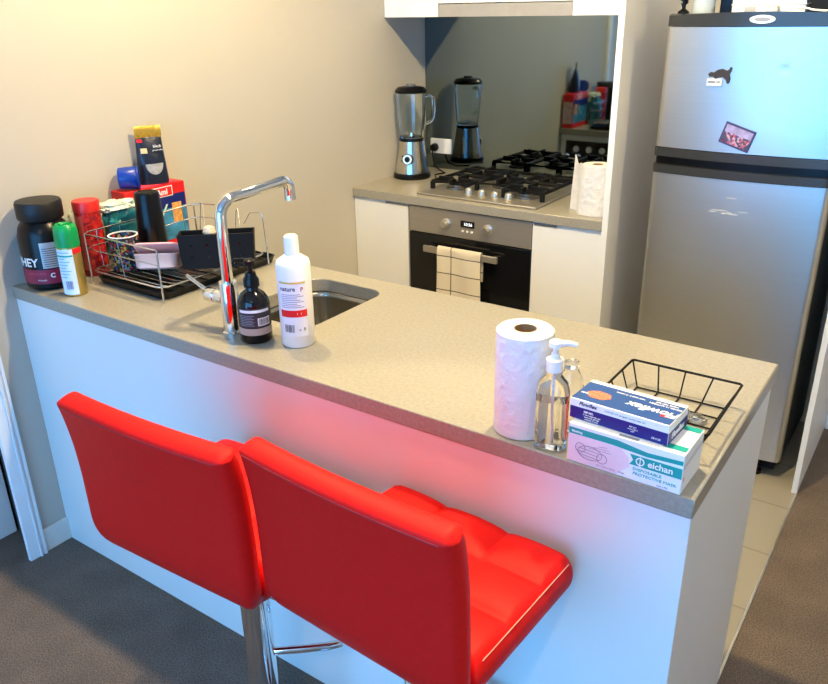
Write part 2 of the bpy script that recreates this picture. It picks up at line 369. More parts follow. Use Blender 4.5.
# worktop with the sink cut-out
SX0, SX1, SY0, SY1, SR = .712, .970, .215, .548, .05
def rrect(x0, x1, y0, y1, r, n=6):
    p = []
    for cx, cy, a in ((x1-r, y1-r, 0), (x0+r, y1-r, PI/2), (x0+r, y0+r, PI), (x1-r, y0+r, 3*PI/2)):
        for i in range(n+1): t = a+PI/2*i/n; p.append((cx+r*math.cos(t), cy+r*math.sin(t)))
    return p
def slab_with_hole(x0, x1, y0, y1, z0, z1, hole):
    bm = bmesh.new(); n = len(hole)
    def project(px, py):      # from hole centre outward to the rectangle
        cx, cy = (SX0+SX1)/2, (SY0+SY1)/2; dx, dy = px-cx, py-cy
        t = min(((x1-cx)/dx if dx > 1e-9 else 1e9), ((x0-cx)/dx if dx < -1e-9 else 1e9), ((y1-cy)/dy if dy > 1e-9 else 1e9), ((y0-cy)/dy if dy < -1e-9 else 1e9))
        return (cx+dx*t, cy+dy*t)
    outer = [project(*p) for p in hole]
    # snap nearest projected points to the rectangle's corners
    for c in ((x0, y0), (x1, y0), (x1, y1), (x0, y1)):
        cx, cy = (SX0+SX1)/2, (SY0+SY1)/2; an = math.atan2(c[1]-cy, c[0]-cx)
        k = min(range(n), key=lambda i: abs((math.atan2(hole[i][1]-cy, hole[i][0]-cx)-an+PI) % (2*PI)-PI)); outer[k] = c
    V = {}
    for z in (z0, z1):
        V[z] = ([bm.verts.new((*p, z)) for p in hole], [bm.verts.new((*p, z)) for p in outer])
    for i in range(n):
        j = (i+1) % n
        for z in (z0, z1):
            h_, o_ = V[z]; bm.faces.new([h_[i], h_[j], o_[j], o_[i]])
        bm.faces.new([V[z0][0][i], V[z0][0][j], V[z1][0][j], V[z1][0][i]])
        bm.faces.new([V[z0][1][i], V[z0][1][j], V[z1][1][j], V[z1][1][i]])
    o = B(); o.bm.free(); o.bm = bm; return o
tag(slab_with_hole(.0005, L, 0, D, ZT-ST, ZT, rrect(SX0, SX1, SY0, SY1, SR)).out('island_worktop', stonem, bevel=.002, bseg=1), 'speckled greige stone worktop of the island with a sink cut out', 'worktop')
sk = thing('kitchen_sink', 'undermounted stainless steel sink bowl in the island worktop', 'sink', ((SX0+SX1)/2, (SY0+SY1)/2, ZT-ST))
b = B(); lv = [(-.004, 0), (-.002, -.02), (.006, -.12), (.014, -.140), (.035, -.150)]
rings = []
for off, z in lv:
    rings.append([b.bm.verts.new((x, y, ZT-ST+z-.0005)) for x, y in rrect(SX0+off, SX1-off, SY0+off, SY1-off, max(.02, SR-off*.3))])
for a, c in zip(rings, rings[1:]):
    for i in range(len(a)): b.bm.faces.new([a[i], a[(i+1) % len(a)], c[(i+1) % len(a)], c[i]])
b.bm.faces.new(rings[-1]); bo = b.out('bowl', sinkm, sk, smooth=True, W=True)
md = bo.modifiers.new('s', 'SOLIDIFY'); md.thickness = .001; md.offset = -1
B().lathe([(0, .002), (.03, .002), (.036, .0005), (.036, -.002), (0, -.002)], ((SX0+SX1)/2, (SY0+SY1)/2, ZT-ST-.148)).out('drain', chrome, sk, smooth=True, W=True)

# ------------------------------------------------------------------ kitchen tap
tp = thing('kitchen_tap', 'tall chrome gooseneck tap beside the sink', 'tap', (.824, .105, ZT))
B().lathe([(0, 0), (.027, 0), (.027, .004), (.0225, .006), (.0225, .128), (.0215, .132), (0, .132)]).out('body', chrome, tp, smooth=True)
pts = [(0, 0, .13), (0, 0, .20), (0, 0, .27)]
pts += [(0, .045-.045*math.cos(a), .285+.045*math.sin(a)) for a in [PI/2*i/8 for i in range(1, 9)]]
pts += [(0, .10, .332), (0, .21, .338)]
pts += [(0, .212+.026*math.sin(a), .312+.026*math.cos(a)) for a in [PI/2*i/6 for i in range(1, 7)]] + [(0, .239, .292)]
B().tube(pts, .0138, 20).out('spout', chrome, tp, smooth=True)
B().lathe([(0, 0), (.0105, 0), (.012, -.002), (.0145, -.002), (.0145, .010), (0, .012)], (0, .239, .288)).out('aerator', chrome, tp, smooth=True)
Mx = R(-PI/2, 'Y')
hd = B().lathe([(0, .018), (.0165, .018), (.0165, .045), (.0155, .046), (.0155, .048), (.018, .049), (.018, .078), (.015, .082), (0, .082)], M=T(0, 0, .085) @ Mx).out('mixer_valve', chrome, tp, smooth=True)
B().tube([(-.07, 0, .09), (-.105, 0, .103), (-.15, 0, .121)], [.006, .0052, .0045], 12).out('lever', chrome, hd, smooth=True)

# ------------------------------------------------------------------ back run: base cabinets, worktop, oven
def grip(bb, x0, x1): bb.box(x0, x1, YB-.002, YB+.016, .846, .8615)
for nm, x0, x1, lab, g0, g1 in (('base_cabinet', .003, .301, 'white handleless base cabinet left of the oven', .176, .297), ('base_cabinet', .897, 1.181, 'white handleless base cabinet right of the oven beside the fridge panel', .899, 1.0)):
    c = thing(nm, lab, 'cabinet', ((x0+x1)/2, 1.9, 0))
    B().box(x0, x1, YB+.030, YW-.002, .1, ZT-ST-.001).out('carcass', panelm, c, W=True)
    bb = B(); bb.box(x0, g0, YB+.010, YB+.028, .1, .860); bb.box(g1, x1, YB+.010, YB+.028, .1, .860) if g1 < x1-.004 else None; bb.box(g0, min(g1, x1), YB+.010, YB+.028, .1, .846)
    dr = bb.out('door', panelm, c, W=True)
    B().box(g0, g1, YB+.012, YB+.029, .8465, .852).out('finger_grip', alum, dr, W=True)
    B().box(x0, x1, YB+.06, YB+.075, 0, .1).out('kickboard', alum, c, W=True)
tag(B().box(.0005, XP-.0005, YB, YW-.0005, ZT-ST, ZT).out('back_worktop', stonem, bevel=.002, bseg=1), 'speckled stone worktop along the back wall carrying the hob', 'worktop')
ov = thing('wall_oven', 'built-in stainless and black glass oven under the hob', 'oven', (.6, 1.9, .1))
OX0, OX1 = .304, .893
B().box(OX0, OX1, YB+.032, YW-.02, .12, ZT-ST-.003).out('body', blackm, ov, W=True)
cp = B().box(OX0, OX1, YB+.010, YB+.031, .746, .857).out('control_panel', steel, ov, W=True, bevel=.002)
dr = B().box(OX0, OX1, YB+.010, YB+.031, .16, .742).out('door', blackg, ov, W=True, bevel=.002)
b = B(); b.box(.398, .757, YB-.026, YB-.014, .672, .700); b.box(.41, .425, YB-.015, YB+.010, .678, .693); b.box(.73, .745, YB-.015, YB+.010, .678, .693)
b.out('handle', steel, dr, W=True, bevel=.002)
for kx in (.494, .695):
    k = B().lathe([(0, 0), (.022, 0), (.022, .004), (.0165, .006), (.015, .026), (.013, .028), (0, .028)], M=T(kx, YB+.010, .800) @ R(PI/2, 'X'), seg=28).out('knob', alum, cp, W=True, smooth=True)
dp = B().box(.566, .632, YB+.007, YB+.011, .796, .823).out('display', blackg, cp, W=True)
text('clock_digits', '10:56', .019, mat('lit digits', (.8, .9, 1), .5, var=0, emit=1.2), cp, T(.602, YB+.0068, .809) @ R(PI/2, 'X'), W=True)
for k in range(3): B().lathe([(0, 0), (.005, 0), (.005, .004), (0, .004)], M=T(.576+.022*k, YB+.010, .779) @ R(PI/2, 'X'), seg=14).out('button', whitep, cp, W=True, smooth=True)
# tea towel over the handle
def tw(u, v, o):
    x = .474+.214*u+.004*math.sin(9*v)*(u-.5); Lf, Lb = .30, .12
    s = v*(Lf+Lb+.04); r = .0085+o
    yh, zh = YB-.020, .7005
    if s < Lf: y = yh-r-.003*math.sin(u*9+v*3)-.002; z = zh-Lf+s
    elif s < Lf+.04: a = (s-Lf)/.04*PI; y = yh-r*math.cos(a); z = zh+.002+(r*.6)*math.sin(a)
    else: y = yh+r; z = zh-(s-Lf-.04)
    return Vector((x, y, z+(.004*math.sin(u*5) if s < Lf*.2 else 0)))
tag(B().shell(16, 46, lambda u, v: tw(u, v, .002), lambda u, v: tw(u, v, -.0005), uvs=lambda u, v: (u*.212-.068, v*.46+.03)).out('tea_towel', towelm, smooth=True), 'cream tea towel with dark check lines hanging on the oven handle', 'towel')

# mirror splashback, outlet
tag(B().box(.004, XP-.001, YW-.012, YW-.0005, ZT+.0005, 1.601).out('splashback', mirr), 'grey tinted mirror glass splashback behind the hob', 'splashback')
po_ = thing('power_outlet', 'white double power outlet on the mirror splashback', 'power outlet', (.096, YW-.012, 1.01))
B().box(-.060, .060, -.010, -.0003, -.036, .036).out('faceplate', whitep, po_, bevel=.003)
for s in (-1, 1): B().box(s*.03+.012-.005, s*.03+.012+.005, -.013, -.010, .012, .026).out('switch', whitep, po_, bevel=.001)
pg = thing('power_plug', 'round black plug pushed into the wall outlet', 'plug', (.066, YW-.023, 1.004))
B().lathe([(0, 0), (.019, 0), (.020, .010), (.016, .026), (.008, .030), (0, .030)], M=R(PI/2, 'X'), seg=24).out('plug_body', blackp, pg, smooth=True)
B().tube([(.0, -.028, 0), (.01, -.040, -.03), (.03, -.05, -.085), (.07, -.06, -.099), (.12, -.10, -.099), (.10, -.16, -.099), (.14, -.21, -.099)], .0035, 8).out('cord', blackp, pg, smooth=True)

# tall end panel by the fridge
tag(B().box(XP, XP+.022, YB, YW-.001, 0, 2.35).out('tall_end_panel', panelm), 'tall white end panel between the stove run and the fridge', 'panel')
# overhead cupboards and range hood
YO, ZO = 1.875, 1.602
for x0, x1, z0, lab in ((.003, .283, ZO, 'white wall cupboard against the left wall, left of the range hood'), (.893, XP-.002, ZO, 'white wall cupboard right of the range hood beside the tall panel'), (.285, .891, ZO+.052, 'double door white wall cupboard above the range hood')):
    c = thing('wall_cupboard', lab, 'cupboard', ((x0+x1)/2, 2.0, z0))
    B().box(x0, x1, YO+.02, YW-.002, z0+.001, 2.35).out('carcass', panelm, c, W=True)
    if x1-x0 > .5:
        B().box(x0, .5868, YO, YO+.018, z0, 2.35).out('door', panelm, c, W=True, bevel=.001); B().box(.5888, x1, YO, YO+.018, z0, 2.35).out('door', panelm, c, W=True, bevel=.001)
    else: B().box(x0, x1, YO, YO+.018, z0, 2.35).out('door', panelm, c, W=True, bevel=.001)
rh = thing('range_hood', 'slim grey slide-out range hood under the wall cupboards', 'range hood', (.588, 2.0, ZO))
B().box(.286, .890, YO+.004, YO+.02, ZO, ZO+.049).out('front_strip', mat('hood grey', (.36, .34, .31), .4, .2), rh, W=True)
B().box(.286, .890, YO+.021, YW-.02, ZO+.004, ZO+.049).out('body', mat('hood body', (.3, .3, .3), .4, .4), rh, W=True)
B().box(.32, .86, YO+.05, YW-.06, ZO, ZO+.0035).out('filter', alum, rh, W=True)

# ------------------------------------------------------------------ gas hob
hb = thing('gas_hob', 'stainless four burner gas hob with black trivets', 'hob', (.61, 1.88, ZT))
HX0, HX1, HY0, HY1 = .325, .893, 1.636, 2.125
B().box(HX0, HX1, HY0, HY1, ZT+.0003, ZT+.010).out('hob_plate', steel, hb, W=True, bevel=.004, bseg=3)
for k, (kx, ky) in enumerate(((.545, 1.708), (.608, 1.708), (.671, 1.708), (.734, 1.708))):
    B().lathe([(0, 0), (.020, 0), (.021, .003), (.017, .006), (.0155, .024), (.013, .027), (0, .027)], (kx, ky, ZT+.010), 24).box(kx-.0035, kx+.0035, ky-.014, ky+.014, ZT+.036, ZT+.040).out('knob', alum, hb, W=True, smooth=True)
for bx, by, br in ((.435, 1.79, .034), (.44, 2.01, .044), (.775, 1.79, .044), (.775, 2.01, .034), (.608, 1.93, .055)):
    o = B().lathe([(0, 0), (br+.012, 0), (br+.010, .008), (br, .010), (br*.95, .018), (0, .018)], (bx, by, ZT+.0105), 32).out('burner', mat('burner ring', (.12, .115, .105), .35, .6), hb, W=True, smooth=True)
    B().lathe([(0, .018), (br*.85, .018), (br*.85, .024), (br*.7, .027), (0, .027)], (bx, by, ZT+.0108), 32).out('burner_cap', iron, o, W=True, smooth=True)
for gx0, gx1, cs in ((.345, .520, ((.435, 1.79), (.44, 2.01))), (.530, .686, ((.608, 1.93),)), (.696, .872, ((.775, 1.79), (.775, 2.01)))):
    b = B(); gy0, gy1, zz = (1.735, 2.105, ZT+.042); 
    if len(cs) == 1: gy0 = 1.80
    r = .0085
    b.tube([(gx0, gy0, zz), (gx1, gy0, zz), (gx1, gy1, zz), (gx0, gy1, zz)], r, 8, closed=True)
    for (x, y) in ((gx0, gy0), (gx1, gy0), (gx1, gy1), (gx0, gy1)): b.tube([(x, y, zz), (x, y, ZT+.011)], .011, 8)
    if len(cs) == 2: b.tube([(gx0, (gy0+gy1)/2, zz), (gx1, (gy0+gy1)/2, zz)], r, 8)
    for (x, y) in cs:
        for k in range(4):
            dx, dy = ((1, 0), (-1, 0), (0, 1), (0, -1))[k]
            ex = gx1 if dx > 0 else (gx0 if dx < 0 else x); ey = y
            if dy: ey = min(gy1, y+.09) if dy > 0 else max(gy0, y-.09)
            b.box(min(x+dx*.02, ex)-.0065*abs(dy), max(x+dx*.02, ex)+.0065*abs(dy), min(y+dy*.02, ey)-.0065*abs(dx), max(y+dy*.02, ey)+.0065*abs(dx), zz-.008, zz+.014)
    b.out('trivet', iron, hb, W=True)

# ------------------------------------------------------------------ blender
bl = thing('countertop_blender', 'steel and glass countertop blender standing at the left wall', 'blender', (.092, 1.940, ZT), .0)
B().lathe([(0, .0005), (.086, .0005), (.088, .006), (.086, .022), (.080, .026), (0, .026)]).out('base_foot', blackp, bl, smooth=True)
base = B().lathe([(.078, .026), (.074, .05), (.066, .10), (.060, .15), (.057, .170), (0, .170)]).out('motor_base', mat('polished steel', (.66, .62, .55), .2, 1, var=.04, scale=20, stretch=(3, 3, .1)), bl, smooth=True)
B().lathe([(.057, .168), (.056, .184), (0, .184)]).out('jar_collar', blackp, bl, smooth=True)
vd = Vector((CX-.092, CY-1.94, 0)).normalized(); av = math.atan2(vd.y, vd.x)
Mk = R(av-.28, 'Z') @ T(.066, 0, .093) @ R(PI/2-.13, 'Y')
kn = B().lathe([(0, 0), (.026, 0), (.025, .010), (.020, .012), (0, .012)], M=Mk).out('dial', blackp, base, smooth=True); 
B().lathe([(.013, .0125), (.022, .0125), (.022, .0135), (.013, .0135), (.013, .0125)], M=Mk).out('dial_ring', mat('pale blue ring', (.55, .78, .95), .3, var=0), kn, smooth=True)
for k in range(4): B().box(-.003, .003, -.003, .003, 0, .002, M=R(av-.75, 'Z') @ T(.0635-.0035*k+.004, 0, .085+.02*k) @ R(PI/2-.13, 'Y')).out('speed_mark', blackp, base)
B().lathe([(.050, .184), (.056, .20), (.066, .30), (.068, .385), (.065, .385), (.063, .30), (.053, .20), (.047, .188), (0, .188)]).out('glass_jar', glassm, bl, smooth=True)
Mh = R(av+PI/2-.1, 'Z')
B().tube([Mh @ Vector(p) for p in ((.064, 0, .365), (.085, 0, .372), (.103, 0, .360), (.106, 0, .32), (.104, 0, .275), (.090, 0, .255), (.062, 0, .245))], .0075, 10).out('jar_handle', glassm, bl, smooth=True)
ld = B().lathe([(0, .384), (.072, .384), (.073, .394), (.060, .408), (.03, .413), (0, .413)]).out('lid', blackp, bl, smooth=True)
B().lathe([(0, .413), (.022, .413), (.021, .421), (0, .421)]).out('measuring_cap', mat('smoked plastic', (.12, .12, .12), .15), ld, smooth=True)
B().lathe([(0, .189), (.012, .189), (.010, .205), (0, .21)]).box(-.03, .03, -.004, .004, .2, .203).box(-.004, .004, -.03, .03, .196, .199).out('blades', chrome, bl)

# ------------------------------------------------------------------ paper roll on back worktop
def roll(name, label, cat, loc, r, h, core, sheet=False, rz=0):
    o = thing(name, label, cat, loc, rz)
    B().lathe([(core, .0008), (r-.002, .0008), (r, .003), (r, h-.003), (r-.003, h), (core, h), (core, .0008)], seg=56).out('paper_roll', paper, o, smooth=True)
    B().lathe([(core-.001, .0008), (core-.0002, .0008), (core-.0002, h+.0005), (core-.0015, h+.0005), (core-.001, .0008)], seg=32).out('cardboard_core', card, o, smooth=True)
    return o
r2 = roll('paper_towel_roll', 'paper roll with a loose torn sheet on the back worktop beside the tall panel', 'paper roll', (1.105, 1.712, ZT), .060, .186, .020)
def sheet(u, v, o):
    a0 = math.radians(-68)+.75; z = .001+v*.180+v*.022*u*u-.006*math.sin(u*PI*3)*v
    rr = .0645+o+.004*u*(1-v)+.0025*math.sin(u*14+v*3)
    if u < .62:
        a_ = a0-2.3*(u/.62); return Vector((rr*math.cos(a_), rr*math.sin(a_), z))
    a_ = a0-2.3; t_ = (u-.62)/.38; q = Vector((rr*math.cos(a_), rr*math.sin(a_), z)); tg = Vector((math.sin(a_), -math.cos(a_), 0)); nn = Vector((math.cos(a_), math.sin(a_), 0))
    q = q+tg*(.062*t_)+nn*(-.004*t_+.026*t_*t_); q.z += .010*t_*v-.010*v*math.sin(t_*PI); return q
B().shell(40, 12, lambda u, v: sheet(u, v, .0008), lambda u, v: sheet(u, v, .0)).out('loose_sheet', paper, r2, smooth=True)

# ------------------------------------------------------------------ fridge
FX0, FX1, FYF = 1.328, 1.908, 1.640
fr = thing('fridge', 'tall silver two door fridge freezer right of the stove', 'fridge', ((FX0+FX1)/2, 1.9, 0))
B().box(FX0+.005, FX1-.005, FYF+.062, YW-.03, .05, 1.585).out('body', mat('fridge side grey', (.05, .055, .06), .4), fr, W=True, bevel=.004)
def door(name, z0, z1, mt, thick=.05, bow=.026, inset=0, dent=False, nz=2, x0=FX0, x1=FX1, crown=False):
    def top(u, v):
        x = x0+(x1-x0)*u; t = 2*u-1; y = FYF+bow*(t*t)+inset + (.012*max(0, (abs(t)-.96)/.04)**2)
        z = z0+(z1-z0)*v+(.010*(.4-t*t)*v if crown else 0)
        if dent:
            d2 = ((x-1.717)**2+(z-1.443)**2); y += .0035*math.exp(-d2/.00020)
        return Vector((x, y, z))
    def bot(u, v): return Vector((x0+(x1-x0)*u, FYF+.060, z0+(z1-z0)*v))
    return B().shell(64, nz, top, bot).out(name, mt, fr, W=True, smooth=True)
ud = door('freezer_door', 1.178, 1.566, steelf, dent=True, nz=40)
lo = door('fridge_door', .075, 1.088, steelf, nz=2)
cap = door('top_cap', 1.568, 1.606, darkg, bow=.030, inset=-.004, crown=True)
h1 = door('freezer_handle_trim', 1.147, 1.176, darkg, inset=-.006); h2 = door('fridge_handle_trim', 1.090, 1.118, darkg, inset=-.006)
door('handle_recess', 1.1185, 1.1465, blackp, inset=.014)
B().box(FX0+.01, FX1-.01, FYF+.07, YW-.03, 1.586, 1.600).out('top_panel', darkg, fr, W=True)
b = B(); b.box(FX0+.02, FX1-.02, FYF+.07, YW-.05, .02, .0495); b.out('plinth', blackm, fr, W=True)
for x in (FX0+.06, FX1-.08):
    for y in (FYF+.05, YW-.08): B().lathe([(0, .0005), (.022, .0005), (.022, .014), (.012, .02), (.012, .0495), (0, .0495)], (x, y, .0015 if x < 1.97 else 0)).out('foot', blackp, fr, W=True, smooth=True)
el = [(.038*math.cos(2*PI*i/32), .0125*math.sin(2*PI*i/32)) for i in range(32)]
bd = B().prism(el, .004, T(1.632, FYF-.0035, 1.588) @ R(PI/2, 'X')).out('badge', mat('badge white', (.75, .85, .9), .3), cap, W=True, smooth=True)
el = [(.024*math.cos(2*PI*i/32), .006*math.sin(2*PI*i/32)) for i in range(32)]
b = B().prism(el, .0045, T(1.632, FYF-.0037, 1.588) @ R(PI/2, 'X')).out('badge_oval', inkg, bd, W=True)
# scuff marks on the lower door
b = B(); rnd = random.Random(2)
for k in range(9):
    x = 1.545+.10*rnd.random(); z = .968+.018*rnd.random(); l_ = .012+.03*rnd.random(); t = 2*(x+.01-FX0)/(FX1-FX0)-1
    b.box(x, x+l_, FYF+.026*t*t-.0006, FYF+.026*t*t+.002, z, z+.0018)
b.box(1.60, 1.632, FYF-.0002, FYF+.002, 1.028, 1.0305)
sf = b.out('scuff_marks', mat('pale scuff', (.75, .74, .70), .6), lo, W=True)
# magnets
yf = lambda x: FYF+.026*(2*(x-FX0)/(FX1-FX0)-1)**2
mg = thing('animal_magnet', 'brown animal shaped magnet with a small white sign on the freezer door', 'magnet', (1.526, yf(1.526)-.001, 1.411), 0); mg.scale = (1.12, 1, 1.12)
Mg = R(PI/2, 'X')
body = [(-.030, .004), (-.034, .012), (-.026, .018), (-.018, .016), (-.008, .024), (.006, .027), (.018, .022), (.024, .026), (.026, .033), (.032, .030), (.030, .020), (.026, .012), (.030, .0), (.028, -.012), (.022, -.014), (.018, -.004), (.008, .004), (-.004, .002), (-.012, -.002), (-.018, .004)]
B().prism(body, .006, Mg).out('animal_figure', mat('dark brown resin', (.035, .022, .016), .5), mg, bevel=.0015)
sg = B().box(-.034, .008, -.0085, 0, -.020, -.001).out('sign', whitec, mg, bevel=.0008)
text('sign_lettering', 'GOLD CO', .008, inkk, sg, T(-.013, -.0087, -.010) @ Mg, bold=.0004)
pm = thing('photo_magnet', 'tilted landscape photo magnet low on the freezer door', 'magnet', (1.606, yf(1.606)-.0015, 1.231), 0); pm.scale = (1.2, 1, 1.25)
Mr = R(math.radians(17), 'Y')
B().box(-.042, .042, -.004, 0, -.028, .028, M=Mr).out('frame', mat('dark violet frame', (.05, .04, .12), .4), pm, bevel=.001)
B().box(-.037, .037, -.0046, -.004, -.023, .004, M=Mr).out('photo_town', photom, pm)
B().box(-.037, .037, -.0046, -.004, .004, .023, M=Mr).out('photo_sky', mat('lilac sky print', (.32, .28, .50), .4, var=.3, scale=60), pm)
# things on top of the fridge
zt = 1.606
o = thing('storage_canister', 'pale round canister on top of the fridge at its left end', 'canister', (1.409, 1.78, 1.6005)); B().lathe([(0, 0), (.034, 0), (.036, .004), (.036, .15), (0, .15)]).out('body', mat('pale grey plastic', (.55, .62, .64), .4), o, smooth=True); B().lathe([(0, .1502), (.038, .1502), (.038, .165), (0, .165)]).out('lid', whitep, o, smooth=True)
o = thing('black_gap_box', 'black box filling the black gap behind the pale canister on the fridge', 'box', (1.478, 1.86, 1.6005)); B().box(-.026, .026, -.05, .05, 0, .16).out('body', blackp, o, bevel=.006); B().lathe([(0, 0), (.02, 0), (.02, .002), (0, .002)], M=T(0, -.0505, .08) @ R(PI/2, 'X')).out('front_disc', blackm, o)  # plain black box added to fill the black gap beside the canister
o = thing('feather_duster', 'dark bristly thing at the left edge of the fridge top', 'brush', (1.348, 1.76, 1.6005))
b = B(); rnd = random.Random(8)
for k in range(60):
    a = rnd.uniform(0, 2*PI); rr = rnd.uniform(.008, .022); z = rnd.uniform(.02, .12); b.tube([(0, 0, z), (rr*math.cos(a), rr*math.sin(a), z+.012)], .0022, 5)
b.out('bristles', blackm, o); B().lathe([(0, 0), (.02, 0), (.018, .012), (.006, .02), (.006, .14), (0, .14)]).out('handle', blackp, o, smooth=True)
for k, (zz, lab) in enumerate(((1.6005, 'white flat storage box lying on the fridge, lower of two'), (1.632, 'white flat storage box lying on the fridge, upper of two'))):
    o = thing('storage_box', lab, 'box', (1.622, 1.85, zz), 0, None)
    B().box(-.110, .110, -.12, .12, 0, .027).out('body', whitec, o, bevel=.003); B().box(-.112, .112, -.122, .122, .0275, .031).out('lid', whitep, o, bevel=.001)
    if k == 0: B().box(-.07, -.035, -.1235, -.1222, .003, .024).out('label', mat('grey label', (.4, .42, .45), .5), o)
tag(B().tube([(1.700+.01*math.sin(i*.8)+.012*i, 1.715-.002*i-.006*math.cos(i*.7), 1.610+.0014*abs(8-i)) if i < 9 else (1.700+.012*i, 1.712, 1.612) for i in range(10)], .0032, 8).out('white_cable', whitep, smooth=True), 'white cable trailing over the front edge of the fridge top', 'cable')
o = thing('air_freshener', 'small white round tub at the middle front of the fridge top', 'tub', (1.640, 1.710, 1.6005)); B().lathe([(0, 0), (.016, 0), (.019, .022), (0, .022)]).out('tub', whitep, o, smooth=True); B().lathe([(0, .0222), (.020, .0222), (.020, .028), (0, .030)]).out('lid', mat('ivory lid', (.75, .70, .55), .4), o, smooth=True)

o = thing('black_box', 'low black box at the right end of the fridge top', 'box', (1.815, 1.84, 1.6005)); B().box(-.072, .072, -.10, .10, 0, .055).out('body', blackm, o, bevel=.004); B().box(-.07, .07, -.098, .098, .0552, .060).out('lid', blackp, o, bevel=.001)
# ------------------------------------------------------------------ red stools
def pad(mid, nrm, W_, H_, thick, rb, nu, nv, extra=None, vlow=True, lo=1.0):
    """a padded panel: rounds down to nothing within rb of its border; mid and nrm give the middle surface over u, v"""
    g = lambda t: t-.11*math.sin(2*PI*t)
    def dist(u, v):
        du = min(u, 1-u)*W_; dv = (1-v)*H_ if not vlow else min(v, 1-v)*H_
        return min(du, dv)
    def off(u, v, sg):
        u, v = g(u), g(v); d_ = dist(u, v); h = math.sqrt(max(0, 1-(1-min(1, d_/rb))**2))
        ex = extra(u, v)*h if (extra and sg > 0) else 0
        return mid(u, v)+nrm(u, v)*(sg*thick*h*(1 if sg > 0 else lo)+ex)
    b = B().shell(nu, nv, lambda u, v: off(u, v, 1), lambda u, v: off(u, v, -1))
    bmesh.ops.remove_doubles(b.bm, verts=b.bm.verts, dist=1e-5); bmesh.ops.dissolve_degenerate(b.bm, edges=b.bm.edges, dist=1e-6)
    return b
def make_stool(label, lift, wide=0):
    s = thing('bar_stool', label, 'bar stool', (0, 0, 0), 0, 'red bar stools at the island')
    HW = .2115+wide
    tuft = lambda u, v: .018*(abs(math.sin(3*PI*u))*abs(math.sin(3*PI*v)))**.33
    def corner(x, y, hw, y1, rc):       # rounds the plan at the front corners
        if abs(x) > hw-rc and y > y1-rc:
            dx = (abs(x)-(hw-rc))/rc; dy = (y-(y1-rc))/rc; d = math.hypot(dx, dy); k = max(dx, dy)/d if d > 0 else 1
            return math.copysign(hw-rc+dx*rc*k, x), y1-rc+dy*rc*k
        return x, y
    def sm(u, v):
        x, y = corner((2*u-1)*HW, -.145+.332*v, HW, .187, .028); return Vector((x, y, .676+lift))
    up = lambda u, v: Vector((0, 0, 1))
    pad(sm, up, 2*HW, .332, .026, .022, 96, 84, tuft, lo=1.35).out('seat', redl, s, smooth=True)
    line = [(-.03, .630), (-.08, .630), (-.125, .637), (-.155, .657), (-.170, .695), (-.172, .75), (-.173, .82), (-.178, .89), (-.186, .945), (-.194, .985)]
    def crv(c, t):
        f = t*(len(c)-1); i = min(int(f), len(c)-2); g = f-i
        p = [Vector(c[max(0, min(len(c)-1, i+k))]) for k in (-1, 0, 1, 2)]
        return 0.5*((2*p[1])+(-p[0]+p[2])*g+(2*p[0]-5*p[1]+4*p[2]-p[3])*g*g+(-p[0]+3*p[1]-3*p[2]+p[3])*g**3)
    def wd(t): return HW*(1-.14*math.exp(-((t-.20)/.13)**2)) if t > .20 else HW*.86
    def bm_(u, v):
        c = crv(line, v); t = 2*u-1; x = t*wd(v); z = c.y+lift
        if v > .9: 
            k = max(0, abs(t)-.9)/.1; z -= .012*k*k*(v-.9)/.1
        return Vector((x, c.x-.010*(1-t*t)*min(1, max(0, (v-.3)*2)), z))
    def bn(u, v):
        t = (crv(line, min(1, v+.01))-crv(line, max(0, v-.01))).normalized(); return Vector((0, t.y, -t.x))
    pad(bm_, bn, 2*HW, .46, .023, .020, 40, 60, lambda u, v: (.25*tuft(u, v) if v < .93 else 0) if v > .4 else 0, vlow=False).out('backrest', redl, s, smooth=True)
    pts = [bm_(.045+.91*i/24, .962)+bn(.5, .962)*-.0228 for i in range(25)]
    B().tube(pts, .0016, 6).out('back_seam', reds, s, smooth=True)
    pts = [sm(.982, .08+.84*i/20)+Vector((0, 0, .0275)) for i in range(21)]
    B().tube(pts, .0010, 5).out('stitching', stitch, s)
    for q in (1/3, 2/3):
        B().tube([sm(q, .06+.88*i/20)+Vector((0, 0, .0255)) for i in range(21)], .0016, 6).out('tuft_seam', reds, s, smooth=True)
        B().tube([sm(.06+.88*i/20, q)+Vector((0, 0, .0255)) for i in range(21)], .0016, 6).out('tuft_seam', reds, s, smooth=True)
    # mechanism, column, lever, foot rest, base
    B().box(-.08, .08, -.08, .08, .597+lift, .606+lift).lathe([(0, .55), (.034, .55), (.038, .596+lift), (0, .596+lift)]).out('mounting_plate', blackp, s)
    B().lathe([(0, .215), (.032, .215), (.032, .595), (0, .595)]).out('upper_column', chrome, s, smooth=True)
    B().lathe([(0, .02), (.026, .02), (.026, .215), (0, .215)]).out('lower_column', chrome, s, smooth=True)
    B().lathe([(.026, .203), (.0335, .203), (.0335, .2149), (.026, .2149), (.026, .203)]).out('column_ring', blackp, s, smooth=True)
    B().tube([(-.02, 0, .59), (-.055, -.012, .585), (-.075, -.018, .560), (-.078, -.018, .53)], .005, 8).out('lift_lever', chrome, s, smooth=True)
    f = [(.022, .018, .31), (.07, .055, .31), (.115, .092, .31), (.135, .115, .31), (.130, .140, .31), (.110, .155, .31), (0, .162, .31), (-.110, .155, .31), (-.130, .140, .31), (-.135, .115, .31), (-.115, .092, .31), (-.07, .055, .31), (-.022, .018, .31)]
    B().tube(f, .0095, 12).out('foot_rest', chrome, s, smooth=True)
    B().lathe([(0, .0005), (.175, .0005), (.175, .006), (.165, .012), (.08, .024), (.030, .034), (.026, .05), (0, .05)], seg=64).out('base_disc', chrome, s, smooth=True)
    return s
